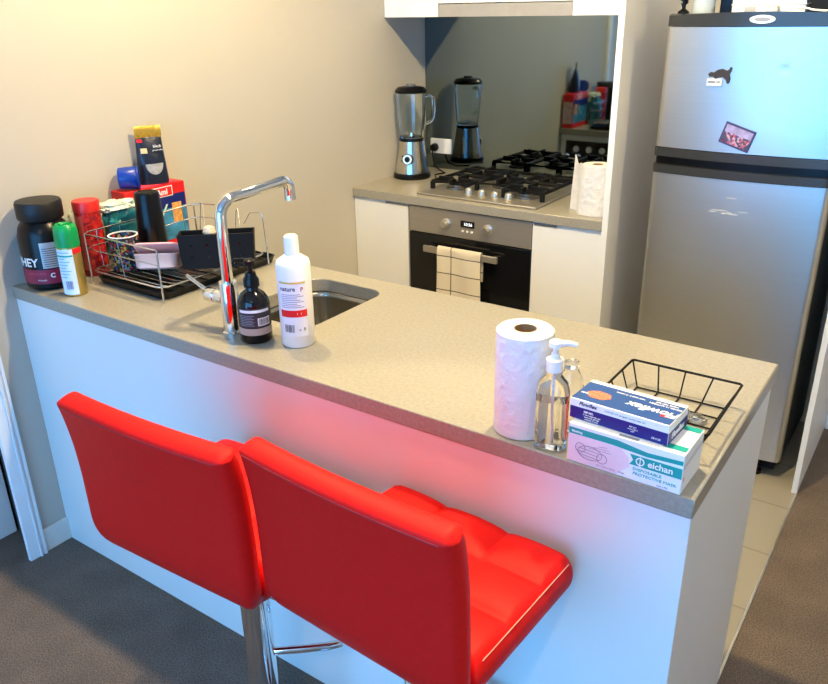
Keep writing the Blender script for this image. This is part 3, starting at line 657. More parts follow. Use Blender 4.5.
s1 = make_stool('red padded bar stool further from the camera, left of the pair', 0.0, .004); s1.location = (1.147, -.222, 0); s1.rotation_euler = (0, 0, math.radians(2.5))
for ch in s1.children:
    if ch.name.split('.')[0] in ('upper_column', 'lower_column', 'column_ring', 'foot_rest', 'lift_lever', 'base_disc', 'mounting_plate'): ch.location.x = .022
s2 = make_stool('red padded bar stool at right of the pair with its tufted seat showing', .018); s2.location = (1.596, -.196, 0); s2.rotation_euler = (0, 0, math.radians(-3))

# ------------------------------------------------------------------ left end: jar, spray can, red canister
j = thing('protein_jar', 'big black screw lid tub with a maroon band at the far left of the worktop', 'jar', (.087, .083, ZT), 0)
R0 = .072
B().lathe([(0, .0005), (R0-.01, .0005), (R0, .010), (R0, .155), (R0-.006, .178), (R0-.016, .193), (.052, .198), (.052, .203), (0, .203)], seg=56).out('tub_body', blackp, j, smooth=True)
b = B(); n = 72
prof = [(0, .200), (.061, .200), (.063, .204), (.063, .245), (.060, .251), (.03, .253), (0, .253)]
b.lathe(prof, seg=56); b.out('lid', mat('black ribbed lid', (.005, .0045, .0045), .5), j, smooth=True)
# which way the camera looks from: angle of view direction
def face(x, y): return math.atan2(CY-y, CX-x)
fa = face(.087, .083)
patch(R0+.0005, .022, .064, fa-1.9, fa+1.5, seg=40).out('maroon_band', maroon, j, smooth=True)
patch(R0+.0005, .068, .142, fa-.28, fa+.75, seg=20).out('nutrition_panel', silver, j, smooth=True)
b = B()
for k in range(9): b.lathe([(R0+.0015, .073+.0064*k), (R0+.0019, .073+.0064*k), (R0+.0019, .0745+.0064*k), (R0+.0015, .0745+.0064*k)], seg=6, a0=fa-.22, a1=fa+.68)
b.out('panel_lines', inkk, j)
text('brand_lettering', 'WHEY', .034, inkw, j, T(0, 0, .084) @ R(fa-1.10+PI/2, 'Z'), wrap=R0+.002, bold=.001)
text('flavour_lettering', 'CHOCOLATE', .009, pinkp, j, T(0, 0, .052) @ R(fa-.60+PI/2, 'Z'), wrap=R0+.002)
text('size_lettering', 'C', .018, inkw, j, T(0, 0, .046) @ R(fa+.02+PI/2, 'Z'), wrap=R0+.002, bold=.0008)
text('band_lettering', 'POWDER', .006, inkw, j, T(0, 0, .033) @ R(fa-.4+PI/2, 'Z'), wrap=R0+.002)

a = thing('spray_can', 'aerosol spray can with green cap in front of the black tub', 'spray can', (.226, .066, ZT), 0); fa = face(.226, .066); a.scale = (1.03, 1.03, 1.04)
B().lathe([(0, .0005), (.0285, .0005), (.030, .003), (.030, .140), (.028, .146), (0, .146)], seg=40).out('can_body', goldp, a, smooth=True)
c = B().lathe([(.0305, .136), (.0315, .136), (.0315, .172), (.029, .190), (.022, .196), (.018, .190), (0, .186)], seg=40).out('cap', green, a, smooth=True)
B().box(-.006, .006, -.014, .010, .186, .1985).out('nozzle', green, c, bevel=.002)
patch(.0304, .006, .132, fa-1.45, fa+.25, seg=28).out('white_label', mat('pale blue white label', (.68, .80, .86), .4), a, smooth=True)
patch(.0304, .118, .132, fa+.25, fa+1.5, seg=20).out('red_stripe', redp, a, smooth=True)
b = B()
for k in range(9):
    zz = .122-.0085*k; b.lathe([(.0313, zz), (.0316, zz), (.0316, zz+.003), (.0313, zz+.003)], seg=8, a0=fa-1.2, a1=fa-.1-.2*(k % 3))
b.out('label_print', skyb, a)
bars(inkb, a, 'barcode', .0314, .022, .045, fa-.75, fa-.15, 9)
patch(.0314, .112, .116, fa-1.3, fa+.2).out('teal_line', teal, a)

c = thing('red_canister', 'tall red cylindrical canister between the black tub and the dish rack', 'canister', (.109, .216, ZT)); fa = face(.109, .216)
B().lathe([(0, .0005), (.036, .0005), (.0375, .003), (.0375, .195), (0, .195)], seg=40).out('body', redpat, c, smooth=True)
B().lathe([(0, .1953), (.039, .1953), (.0392, .222), (.037, .227), (0, .227)], seg=40).out('lid', mat('bright red plastic', (.62, .02, .015), .35), c, smooth=True)
patch(.0378, .02, .185, fa-.95, fa-.45, seg=8).out('side_stripe', mat('light red print', (.75, .10, .06), .4), c, smooth=True)

# ------------------------------------------------------------------ crumpled bags behind the rack
def bag(name, label, loc, sx, sy, sz, mt, seed, cat='plastic bag'):
    b = B(); n, mm = 36, 24
    o = thing(name, label, cat, loc) if False else None
    rings = []
    for i in range(mm+1):
        th = PI*i/mm; ring = []
        for k in range(n):
            ph = 2*PI*k/n; d = Vector((math.sin(th)*math.cos(ph), math.sin(th)*math.sin(ph), math.cos(th)))
            nz = 1+.42*noise.noise(d*2.2+Vector((seed, 0, 0)))+.18*abs(noise.noise(d*5+Vector((seed, 3, 1))))+.10*noise.noise(d*11+Vector((seed, 5, 1)))-.22*abs(noise.noise(d*3.3+Vector((seed, 9, 4))))**.6+.08
            sq = lambda v: math.copysign(abs(v)**.75, v)
            p = Vector((sq(d.x)*sx*nz, sq(d.y)*sy*nz, sz+sq(d.z)*sz*nz)); p.z = max(.0006, p.z); ring.append(p)
            if i in (0, mm): break
        rings.append([b.bm.verts.new(p) for p in ring])
    for a_, c_ in zip(rings, rings[1:]):
        for k in range(n):
            q = [a_[0], c_[k], c_[(k+1) % n]] if len(a_) == 1 else ([a_[k], c_[0], a_[(k+1) % n]] if len(c_) == 1 else [a_[k], c_[k], c_[(k+1) % n], a_[(k+1) % n]])
            b.bm.faces.new(q)
    ob = b.out(name, mt, smooth=True); ob.location = loc; return tag(ob, label, cat)
bag('plastic_bag', 'crumpled teal and dark plastic bag behind the dish rack', (.118, .325, ZT), .032, .060, .088, bagteal, 3)
bag('food_packet', 'pale green white crumpled packet against the wall behind the red canister', (.034, .222, ZT), .020, .036, .090, bagwhite, 7, 'packet')
bag('white_green_packet', 'white and green crumpled packet lying on the teal bag beside the tumbler', (.100, .318, ZT+.176), .034, .060, .013, bagwhite, 12, 'packet')

# ------------------------------------------------------------------ cereal box, blue tub, coffee bag
cb = thing('food_box', 'red and blue printed cardboard food box standing against the wall', 'box', (.050, .470, ZT))
BX0, BX1, BY0, BY1, BZ = .012, .084, .372, .607, 1.115
B().box(BX0, BX1, BY0, BY1, ZT+.0005, BZ).out('carton', redp, cb, W=True, bevel=.0015)
t = .0006
B().box(BX1, BX1+t, BY0+.004, BY1-.003, ZT+.09, BZ-.036).out('navy_band', navy, cb, W=True)
B().box(BX1+t, BX1+2*t, BY0+.004, BY1-.003, ZT+.03, ZT+.135).out('sky_picture', mat('blue sky print', (.04, .22, .42), .45, var=.5, scale=25), cb, W=True)
B().box(BX1+2*t, BX1+3*t, .545, .583, ZT+.085, ZT+.15).out('biscuit_picture', wheat, cb, W=True)
B().prism([(.475, ZT+.08), (.483, ZT+.08), (.53, ZT+.15), (.522, ZT+.15)], t, Matrix(((0, 0, 1, BX1+2*t), (1, 0, 0, 0), (0, 1, 0, 0), (0, 0, 0, 1)))).out('knife_picture', mat('pale mint print', (.5, .75, .7), .4), cb, W=True)
lg = B().box(BX1+t, BX1+2*t, .47, .555, BZ-.040, BZ-.006).out('logo_plate', whitec, cb, W=True)
lg2 = B().box(BX1+2*t, BX1+3*t, .4735, .5515, BZ-.037, BZ-.009).out('logo_field', redp, cb, W=True)
text('logo_lettering', 'Aml', .026, inkw, cb, Matrix(((0, 0, 1, BX1+3.2*t), (1, 0, 0, .5125), (0, 1, 0, BZ-.024), (0, 0, 0, 1))), W=True, bold=.0008)
B().box(BX0+.004, BX1-.004, BY1, BY1+t, ZT+.03, BZ-.05).out('back_panel', mat('pale panel print', (.6, .45, .4), .5, var=.3, scale=40), cb, W=True)
B().box(BX0+.008, BX1-.006, .44, .575, BZ+.0002, BZ+.004).out('top_flap', pinkp, cb, W=True, bevel=.001)
bt = thing('blue_tub', 'bright blue plastic tub lying on top of the red food box', 'tub', (.054, .415, BZ+.0005))
Mb = T(0, 0, .037) @ R(math.radians(140), 'Z') @ R(PI/2, 'X')
B().lathe([(0, -.030), (.030, -.030), (.034, -.026), (.036, .024), (.034, .028), (0, .028)], M=Mb, seg=12).out('tub_body', blue, bt, bevel=.002)
B().lathe([(.034, .0282), (.0365, .0282), (.0365, .034), (0, .034), (0, .0282)], M=Mb, seg=32).out('tub_rim', blue, bt, smooth=True)
cf = thing('coffee_bag', 'black foil coffee bag with folded gold top standing on the food box', 'coffee bag', (.047, .517, BZ+.0045), math.radians(68))
def cbag(side):
    def f(u, v):
        z = .150*v; wx = .050-.009*v; th = (.027*(1-v**2.2)+.004)*(abs(math.sin(PI*min(max(u, .0), 1))))**.35+.0015
        x = (2*u-1)*wx; z += .0
        return Vector((x, side*th, z+.001))
    return f
B().shell(16, 16, cbag(-1), cbag(1)).out('bag_body', foilk, cf, smooth=True)
def gtop(side):
    def f(u, v):
        z = .145+.038*v; x = (2*u-1)*.0418; th = .006-.003*v
        return Vector((x, side*th-.003*math.sin(v*3), z))
    return f
B().shell(10, 6, gtop(-1), gtop(1)).out('gold_top', gold, cf, smooth=True)
def onbag(x, z, v): return -((.027*(1-v**2.2)+.004)*(max(0, math.sin(PI*(x/.092+.5))))**.35+.0015)
def bagpatch(x0, x1, z0, z1, mt, name, e=.0006):
    f1 = lambda u, v: (lambda x, z: Vector((x, onbag(x, z, z/.158)-e, z+.001)))(x0+(x1-x0)*u, z0+(z1-z0)*v)
    f2 = lambda u, v: f1(u, v)+Vector((0, .0012, 0))
    return B().shell(12, 6, f1, f2).out(name, mt, cf, smooth=True)
def dome(u, v):
    a = PI+PI*u; x = .002+.029*v*math.cos(a); z = .064+.034*v*math.sin(a); return Vector((x, onbag(x, z, z/.158)-.0007, z+.001))
B().shell(16, 5, dome, lambda u, v: dome(u, v)+Vector((0, .001, 0))).out('grey_medallion', mat('grey photo print', (.35, .35, .36), .5, var=.2, scale=80), cf, smooth=True)
bagpatch(-.034, -.014, .098, .114, mat('gold crest print', (.6, .5, .25), .4), 'crest')
bagpatch(-.040, -.024, .132, .142, redp, 'red_tag')
text('bag_lettering', 'black', .013, inkw, cf, T(.018, -.026, .120) @ R(PI/2, 'X'))
text('bag_small_lettering', 'ground coffee', .006, inkw, cf, T(.018, -.028, .108) @ R(PI/2, 'X'))

# ------------------------------------------------------------------ dish rack with tray
X0, X1, Y0, Y1 = .178, .512, .142, .560
dt = thing('drip_tray', 'black plastic drip tray under the wire dish rack', 'tray', (.35, .36, ZT))
b = B(); rr = rrect(X0-.005, X1+.015, Y0-.014, Y1+.03, .04)
rings = []
for off, z in ((.010, .0006), (0, .004), (-.006, .022), (-.002, .022), (.004, .007), (.014, .004)):
    rings.append([b.bm.verts.new((x, y, ZT+z)) for x, y in rrect(X0+.018+off, X1-.012-off, Y0+.016+off, Y1+.035-off, .03)])
for a_, c_ in zip(rings, rings[1:]):
    for i in range(len(a_)): b.bm.faces.new([a_[i], a_[(i+1) % len(a_)], c_[(i+1) % len(a_)], c_[i]])
b.bm.faces.new(rings[0]); b.bm.faces.new(rings[-1]); b.out('tray', blackp, dt, W=True, smooth=True)
b = B()
for k in range(9): yy = Y0+.03+k*.043; b.box(X0+.045, X1-.035, yy, yy+.008, ZT+.004, ZT+.007)
b.out('ridges', blackp, dt, W=True)
rk = thing('dish_rack', 'chrome wire dish rack on the black tray at the left end of the island', 'dish rack', (.35, .36, ZT))
def rloop(x0, x1, y0, y1, r, z, n=5): return [(x, y, z) for x, y in rrect(x0, x1, y0, y1, r, n)]
def urim(z, i_): return [(X0+.10, Y1-i_, z+.012), (X0+.03, Y1-i_, z+.008), (X0+i_, Y1-.03, z+.004), (X0+i_, Y0+.25, z)]+[(X0+.03-(.03-i_)*math.cos(a), Y0+.03-(.03-i_)*math.sin(a), z) for a in [PI/2*i/6 for i in range(7)]]+[(X1-.006, Y0+i_, z)]
B().tube(urim(ZT+.152, 0), .0024, 8).out('top_rim', chromed, rk, W=True, smooth=True)
B().tube(urim(ZT+.108, .002), .0018, 8).out('middle_rim', chromed, rk, W=True, smooth=True)
B().tube(rloop(X0+.008, X1-.008, Y0+.008, Y1-.008, .03, ZT+.040), .0026, 8, closed=True).out('bottom_rim', chromed, rk, W=True, smooth=True)
b = B()
for k in range(15):
    y = Y0+.03+k*(Y1-Y0-.06)/14; b.tube([(X0+.008, y, ZT+.041), (X0+.05, y, ZT+.037), (X1-.05, y, ZT+.037), (X1-.008, y, ZT+.041)], .0014, 6)
b.out('base_wires', chromed, rk, W=True)
for k in range(7):
    x = X0+.04+k*(X1-X0-.08)/6
    if k == 3: B().tube([(x, Y0, ZT+.152), (x, Y0+.008, ZT+.040)], .0015, 6).out('side_wire', chromed, rk, W=True)
for k in range(5):
    y = Y0+.05+k*(Y1-Y0-.1)/4; B().tube([(X0, y, ZT+.152), (X0+.008, y, ZT+.04)], .0014, 6).out('side_wire', chromed, rk, W=True)
for x, y, hz in ((X0+.006, Y0+.006, .150), (X1-.004, Y0+.004, .153), (X1-.006, Y1-.006, .06), (X0+.006, Y1-.006, .15)):
    B().tube([(x, y, ZT+hz), (x, y, ZT+.0005)], .0026, 8).out('leg', chromed, rk, W=True, smooth=True)
for k in range(4):
    x = X0+.045+k*.082; wv = [(x, Y1-.03, ZT+.042), (x+.006, Y1-.015, ZT+.160), (x+.010, Y1-.013, ZT+.168), (x+.015, Y1-.015, ZT+.160), (x+.030, Y1-.03, ZT+.075), (x+.036, Y1-.03, ZT+.070)] if k < 3 else [(x-.03, Y1-.03, ZT+.13), (x-.01, Y1-.02, ZT+.165), (x+.025, Y1-.012, ZT+.168), (x+.033, Y1-.010, ZT+.160), (x+.036, Y1-.006, ZT+.042)]
    B().tube(wv, .0012, 7).out('plate_prong', chromed, rk, W=True, smooth=True)
# cutlery caddy hooked on the rack's end
ca = thing('cutlery_caddy', 'black perforated cutlery holder hung at the right end of the dish rack', 'cutlery holder', (.530, .339, ZT+.062), math.radians(42))
b = B(); w2, d2, h2_ = .100, .028, .100
def ctr(z, e): return [(-w2-.006*z/h2_+e, -d2-.004*z/h2_+e), (w2+.006*z/h2_-e, -d2-.004*z/h2_+e), (w2+.006*z/h2_-e, d2-e), (-w2-.006*z/h2_+e, d2-e)]
rg = [[b.bm.verts.new((x, y, z)) for x, y in ctr(z, e)] for z, e in ((0, 0), (h2_, 0), (h2_, .003), (.004, .003))]
for a_, c_ in zip(rg, rg[1:]):
    for i in range(4): b.bm.faces.new([a_[i], a_[(i+1) % 4], c_[(i+1) % 4], c_[i]])
b.bm.faces.new(rg[0]); b.bm.faces.new(rg[-1]); b.out('holder_box', blackm, ca, bevel=.004, bseg=2)
b = B()
for i in range(4):
    for k in range(2): b.lathe([(0, 0), (.004, 0), (.004, .0006), (0, .0006)], M=T(-.07+.045*i, -d2-.0012-.002*k, .035+.035*k) @ R(PI/2, 'X'), seg=12)
b.out('drain_holes', blackg, ca)
B().box(-.002, .002, -d2+.004, d2-.004, .005, .09).out('divider', blackm, ca)
scr = thing('dish_scrubber', 'round cream dish scrubber poking out of the black cutlery holder', 'scrubber', (.512, .330, ZT+.070))
B().lathe([(0, -.020), (.012, -.016), (.019, 0), (.014, .014), (0, .020)], (0, 0, .090), 24).out('scrub_head', cream, scr, smooth=True)
B().lathe([(0, 0), (.005, 0), (.005, .071), (0, .071)], seg=12).out('handle', whitep, scr, smooth=True)

mgk = thing('patterned_mug', 'dark mug with colourful pattern standing in the dish rack', 'mug', (.265, .218, ZT+.040))
B().lathe([(0, 0), (.036, 0), (.039, .004), (.042, .100), (.0405, .101), (.039, .098), (.036, .006), (0, .006)], seg=40).out('cup_body', mugm, mgk, smooth=True)
B().lathe([(.0385, .1012), (.0422, .1012), (.0422, .1038), (.0385, .1038), (.0385, .1012)], seg=40).out('pale_rim', whitep, mgk, smooth=True)
B().tube([Vector((.0405+.022*math.sin(a_), 0, .052+.03*math.cos(a_))) for a_ in [PI*i/10 for i in range(11)]], .005, 8).out('handle', mugm, mgk, smooth=True).rotation_euler = (0, 0, 2.2)
ct = thing('black_tumbler', 'tall black tumbler standing upside down in the dish rack', 'tumbler', (.244, .335, ZT+.040))
B().lathe([(.0415, 0), (.045, .0), (.045, .012), (.0365, .198), (.034, .204), (0, .203), (0, .200), (.0305, .199), (.041, .01), (.0415, 0)], seg=48).out('cup_body', blackp, ct, smooth=True)
B().lathe([(0, .2035), (.024, .2036), (.025, .2055), (.028, .2055), (.029, .2036)], seg=40).out('base_ring', blackm, ct, smooth=True)
pk = thing('pink_container', 'pale pink lunch tub propped in the dish rack beside the tumbler', 'container', (.386, .238, ZT+.038), math.radians(38))
Mp = R(math.radians(-14), 'X')
b = B(); rg = []
for s_, z in ((.82, .001), (.95, .006), (1.0, .040), (1.03, .042), (1.03, .046), (.97, .046), (.92, .010), (.80, .005)):
    rg.append([b.bm.verts.new(Mp @ Vector((x, y+.0, z+.015))) for x, y in rrect(-.062*s_, .062*s_, -.044*s_, .044*s_, .022)])
for a_, c_ in zip(rg, rg[1:]):
    for i in range(len(a_)): b.bm.faces.new([a_[i], a_[(i+1) % len(a_)], c_[(i+1) % len(a_)], c_[i]])
b.bm.faces.new(rg[0]); b.bm.faces.new(rg[-1]); b.out('tub_body', mat('translucent pink', (.70, .48, .42), .3), pk, smooth=True)
B().prism(rrect(-.066, .066, -.046, .046, .022), .006, T(0, .040, .050) @ R(math.radians(-40), 'X') @ T(0, -.02, 0)).out('lid', pinkc, pk, bevel=.002)
tag(B().box(-.036, .036, -.022, .022, 0, .028, M=T(.384, .240, ZT+.068) @ R(math.radians(38), 'Z') @ R(math.radians(-14), 'X')).out('sponge', cream, bevel=.005, bseg=3), 'cream sponge lying in the pale pink tub on the dish rack', 'sponge')
ctn = None

# ------------------------------------------------------------------ bottles by the tap
pb = thing('soap_pump_bottle', 'dark brown pump soap bottle beside the tap', 'pump bottle', (.908, .103, ZT)); fa = face(.908, .103); pb.scale = (1.08, 1.08, 1.08)
B().lathe([(0, .0005), (.033, .0005), (.036, .004), (.036, .085), (.034, .098), (.026, .110), (.015, .118), (.0135, .126), (0, .126)], seg=44).out('bottle_body', amber, pb, smooth=True)
pu = B().lathe([(0, .1262), (.0175, .1262), (.0175, .142), (.0125, .150), (.0115, .158), (.005, .160), (.005, .176), (0, .176)], seg=32).out('pump_collar', blackp, pb, smooth=True)
d = Vector((math.cos(fa+PI*.62), math.sin(fa+PI*.62), 0)); d = Vector((-.93, -.2, 0)).normalized()
B().lathe([(0, .1762), (.0125, .1762), (.013, .184), (.009, .187), (0, .187)], seg=28).tube([Vector((0, 0, .182)), Vector((0, 0, .182))+d*.02, Vector((0, 0, .181))+d*.038, Vector((0, 0, .174))+d*.043], [.0065, .0055, .0045, .004], 12).out('pump_head', blackp, pb, smooth=True)
patch(.0363, .022, .038, fa-1.25, fa+1.25, seg=24).out('cream_band', mat('dusty cream label', (.45, .33, .27), .5), pb, smooth=True)
patch(.0363, .040, .084, fa-1.25, fa+1.25, seg=24).out('dark_label', mat('charcoal label', (.03, .03, .035), .5), pb, smooth=True)
patch(.0371, .075, .081, fa-.95, fa+.95, seg=20).out('white_stripe', inkw, pb, smooth=True)
patch(.0371, .044, .062, fa+.15, fa+.95, seg=12).out('barcode_field', inkw, pb, smooth=True)
bars(inkk, pb, 'barcode', .0380, .046, .060, fa+.22, fa+.88, 11)
b = B()
for k in range(7): b.lathe([(.0372, .045+.0038*k), (.0375, .045+.0038*k), (.0375, .0462+.0038*k), (.0372, .0462+.0038*k)], seg=6, a0=fa-.95, a1=fa-.05-.1*(k % 2))
b.out('label_print', inkg, pb)

wb = thing('white_bottle', 'tall white squeeze bottle with red label stripe by the sink', 'bottle', (1.010, .142, ZT)); fa = face(1.010, .142); wb.scale = (1.03, 1.03, 1.05)
B().lathe([(0, .0005), (.036, .0005), (.039, .004), (.039, .188), (.036, .198), (.022, .207), (.017, .210), (0, .210)], seg=48).out('bottle_body', whitep, wb, smooth=True)
B().lathe([(0, .2102), (.0165, .2102), (.0165, .240), (.0155, .250), (.012, .253), (0, .254)], seg=32).out('cap', whitep, wb, smooth=True)
M0 = -.95; M1 = .62
patch(.0392, .030, .160, fa+M0, fa+M1, seg=24).out('paper_label', mat('label white', (.80, .80, .84), .5), wb, smooth=True)
patch(.0400, .153, .157, fa+M0, fa+M1, seg=20).out('gold_line', mat('yellow ink', (.65, .5, .1), .5), wb, smooth=True)
patch(.0400, .076, .092, fa+M0, fa+M1, seg=20).out('red_stripe', redp, wb, smooth=True)
text('label_lettering', 'nature', .014, inkk, wb, T(0, 0, .141) @ R(fa-.45+PI/2, 'Z'), wrap=.0401, bold=.0004)
text('label_mark', 'P', .013, maroon, wb, T(0, 0, .139) @ R(fa+.38+PI/2, 'Z'), wrap=.0401, bold=.0004)
b = B()
for k in range(8): b.lathe([(.0401, .098+.0042*k), (.0404, .098+.0042*k), (.0404, .0995+.0042*k), (.0401, .0995+.0042*k)], seg=6, a0=fa+M0+.1, a1=fa+M1-.15-.2*(k % 3))
b.out('label_print', inkg, wb)
B().lathe([(0, 0), (.005, 0), (.005, .0006), (0, .0006)], M=R(fa+.15, 'Z') @ T(.0400, 0, .084) @ R(PI/2, 'Y'), seg=16).out('stripe_dot', inkw, wb)
bars(inkk, wb, 'barcode', .0401, .040, .058, fa-.75, fa-.15, 10)
text('small_print', 'e  B', .010, inkk, wb, T(0, 0, .046) @ R(fa+.28+PI/2, 'Z'), wrap=.0402)

# ------------------------------------------------------------------ kitchen roll, sanitiser bottles
kr = roll('kitchen_roll', 'large white kitchen paper roll standing on the island', 'kitchen roll', (1.650, .061, ZT), .0525, .203, .021)
sa = thing('sanitiser_bottle', 'clear sanitiser bottle with white pump between kitchen roll and boxes', 'pump bottle', (1.725, .029, ZT), math.radians(14)); sa.scale = (1.02, 1.15, 1.17)
def rb(prof, nm, mt, cx=1.0, cy=1.0, par=None):
    b = B(); rg = []
    for hx, hy, r_, z in prof: rg.append([b.bm.verts.new((x, y, z)) for x, y in rrect(-hx, hx, -hy, hy, r_, 5)])
    for a_, c_ in zip(rg, rg[1:]):
        for i in range(len(a_)): b.bm.faces.new([a_[i], a_[(i+1) % len(a_)], c_[(i+1) % len(a_)], c_[i]])
    b.bm.faces.new(rg[0]); b.bm.faces.new(rg[-1]); return b.out(nm, mt, par or sa, smooth=True)
rb([(.025, .015, .010, .001), (.028, .018, .012, .004), (.028, .018, .012, .095), (.024, .015, .012, .110), (.0135, .0125, .012, .122), (.0125, .0120, .0118, .130)], 'bottle_body', clearp)
rb([(.024, .0145, .010, .0025), (.0265, .0165, .011, .006), (.0265, .0165, .011, .082)], 'gel', gelm)
B().tube([(0, 0, .135), (.001, 0, .07), (.004, 0, .010)], .0022, 8).out('dip_tube', whitep, sa, smooth=True)
B().lathe([(0, .130), (.0145, .130), (.0145, .148), (.008, .150), (.007, .158), (.0045, .158), (.0045, .168), (.011, .168), (.011, .176), (0, .177)], seg=28).tube([(0, 0, .172), (.02, .006, .173), (.034, .010, .170)], [.0055, .0045, .0035], 10).out('pump', mat('white pump plastic', (.86, .84, .80), .35, var=0), sa, smooth=True)
sb_ = thing('clear_bottle', 'second clear plastic bottle without pump behind the sanitiser', 'bottle', (1.722, .112, ZT))
B().lathe([(0, .001), (.022, .001), (.025, .005), (.025, .085), (.021, .105), (.014, .118), (.0125, .124), (.0115, .124), (.013, .115), (.020, .10), (.0235, .085), (.0235, .006), (0, .004)], seg=36).out('bottle_body', clearp, sb_, smooth=True)
B().lathe([(0, .1242), (.0135, .1242), (.0135, .136), (0, .137)], seg=24).out('cap', clearp, sb_, smooth=True)

# ------------------------------------------------------------------ mask box and test kit box
def orient(o, ex, ey, ez): return Matrix(((ex[0], ey[0], ez[0], o[0]), (ex[1], ey[1], ez[1], o[1]), (ex[2], ey[2], ez[2], o[2]), (0, 0, 0, 1)))
mk = thing('mask_box', 'white and teal face mask box at the island corner, under the navy box', 'box', (1.8700, .053, ZT), math.radians(-1))
w2, d2, hh = .1000, .0510, .074
B().box(-w2, w2, -d2, d2, .0005, hh).out('carton', whitec, mk, bevel=.001)
FR = orient((0, -d2, 0), (1, 0, 0), (0, 0, 1), (0, -1, 0))      # front face plane: x right, y up, z out
e = .0004
B().prism([(-w2+.001, .056), (-w2+.001, .070), (w2-.001, .060), (w2-.001, .054), (.03, .058), (-.03, .066)][:0] or [(-w2+.001, .055), (-.02, .0555), (.04, .052), (w2-.001, .0555), (w2-.001, .063), (.04, .060), (-.01, .067), (-w2+.001, .067)], e, FR).out('teal_wave', teal, mk)
B().prism([(-w2+.001, .002), (-.01, .002), (.012, .024), (.010, .040), (-.005, .0545), (-w2+.001, .0545)], e, FR).out('pink_field', palep, mk)
lgp = B().prism([(.012, .030), (w2-.001, .030), (w2-.001, .049), (.012, .049), (.018, .0395)], 2*e, FR).out('logo_band', teal, mk)
text('logo_lettering', 'eichan', .0165, inkw, mk, FR @ T(.064, .0395, 2.2*e), bold=.0003)
B().lathe([(.0055, 0), (.0075, 0), (.0075, .0004), (.0055, .0004), (.0055, 0)], M=FR @ T(.030, .0395, 2.2*e), seg=24).box(-.0008, .0008, -.009, .009, 0, .0004, M=FR @ T(.030, .0395, 2.2*e)).out('logo_mark', inkw, mk)
text('title_lettering', 'DISPOSABLE', .0072, teal, mk, FR @ T(.043, .023, 1.2*e), sx=1.25)
text('title_lettering', 'PROTECTIVE MASK', .0072, teal, mk, FR @ T(.056, .0145, 1.2*e), sx=1.2)
text('corner_lettering', 'Masking', .006, inkw, mk, FR @ T(-w2+.016, .0605, 1.3*e), bold=.0001)
text('small_print', 'made in PRC', .0035, inkg, mk, FR @ T(.07, .0055, 1.2*e))
text('small_print', 'size 175mm x 95mm     50 pcs', .004, inkg, mk, FR @ T(-.02, .008, 1.2*e))
b = B()
ell = lambda cx, cy, rx, ry, n=24, a0=0, a1=2*PI: [FR @ Vector((cx+rx*math.cos(a0+(a1-a0)*i/n), cy+ry*math.sin(a0+(a1-a0)*i/n), .0010)) for i in range(n)]
b.tube(ell(-.058, .026, .022, .013), .0005, 5, closed=True); b.tube(ell(-.036, .022, .009, .009), .0005, 5, closed=True); b.tube(ell(-.076, .032, .009, .009), .0005, 5, closed=True)
for k in range(3): b.tube([FR @ Vector((-.078, .020+.006*k, .001)), FR @ Vector((-.04, .018+.006*k, .001))], .0004, 5)
for k in range(3): b.tube([FR @ Vector((-.060+.008*k, .036+.004*k, .001)), FR @ Vector((-.020-.004*k, .037+.0045*k, .001))], .0003, 5)
b.out('mask_drawing', mat('mauve ink', (.30, .16, .24), .5), mk)
for s_ in (.045, -.028): B().box(.060, w2-.002, s_-.012, s_+.004, hh, hh+e).out('top_teal_patch', teal, mk)
B().box(-.012, .022, -.049, -.040, hh, hh+e).out('tear_slot', inkg, mk)
RS = orient((w2, 0, 0), (0, 1, 0), (0, 0, 1), (1, 0, 0))
B().prism([(-d2+.002, .045), (d2-.002, .050), (d2-.002, .060), (-d2+.002, .055)], e, RS).out('side_band', mat('pale grey print', (.6, .62, .64), .5), mk)
B().prism([(-d2+.006, .020), (-d2+.012, .020), (-d2+.012, .030), (-d2+.006, .030)], e, RS).out('side_mark', mat('faint red print', (.8, .3, .25), .5), mk)

fk = thing('test_kit_box', 'navy and white test kit box lying on the mask box', 'box', (1.851, .060, ZT+.0748), math.radians(-3))
w2, d2, hh = .0875, .0430, .038
B().box(-w2, w2, -d2, d2, .0003, hh).out('carton', whitec, fk, bevel=.001)
FR = orient((0, -d2, 0), (1, 0, 0), (0, 0, 1), (0, -1, 0))
B().box(-w2+.0005, w2-.0005, -d2-e, -d2, .001, .0235).out('navy_front', navy, fk)
text('front_lettering', 'Flowflex', .0095, inkk, fk, FR @ T(-.055, .031, e), bold=.0002, shear=.3)
text('front_subtitle', 'COVID-19 antigen home test kit', .0045, inkg, fk, FR @ T(.012, .030, e), sx=1.2)
text('front_print', 'REF NO.', .0048, inkw, fk, FR @ T(-.052, .0175, 2.2*e), bold=.0002)
for k in range(3): text('front_print', ('in vitro diagnostic use', 'nasal swab self test', 'contains 25 tests')[k], .0036, inkw, fk, FR @ T(-.046, .0125-.0042*k, 2.2*e))
for k in range(3): text('front_print', ('REF L031', 'store 2-30 C', 'LOT')[k], .0034, inkw, fk, FR @ T(.028, .0165-.0042*k, 2.2*e))
text('front_print', 'CE 0123', .0045, inkw, fk, FR @ T(.068, .008, 2.2*e))
TPM = orient((0, 0, hh), (-1, 0, 0), (0, -1, 0), (0, 0, 1))      # reads upside down from the camera
B().box(-w2+.001, w2-.001, -d2+.002, d2-.012, hh, hh+e).out('blue_top', midblue, fk)
text('top_lettering', 'Flowflex', .026, inkw, fk, TPM @ T(-.046, .008, 1.3*e), bold=.0006, shear=.25)
B().box(.062, .074, -.020, -.014, hh+e, hh+2*e).out('red_accent', redp, fk)
text('top_subtitle', 'COVID-19 ANTIGEN', .0062, inkw, fk, TPM @ T(-.058, -.016, 1.3*e), bold=.0001)
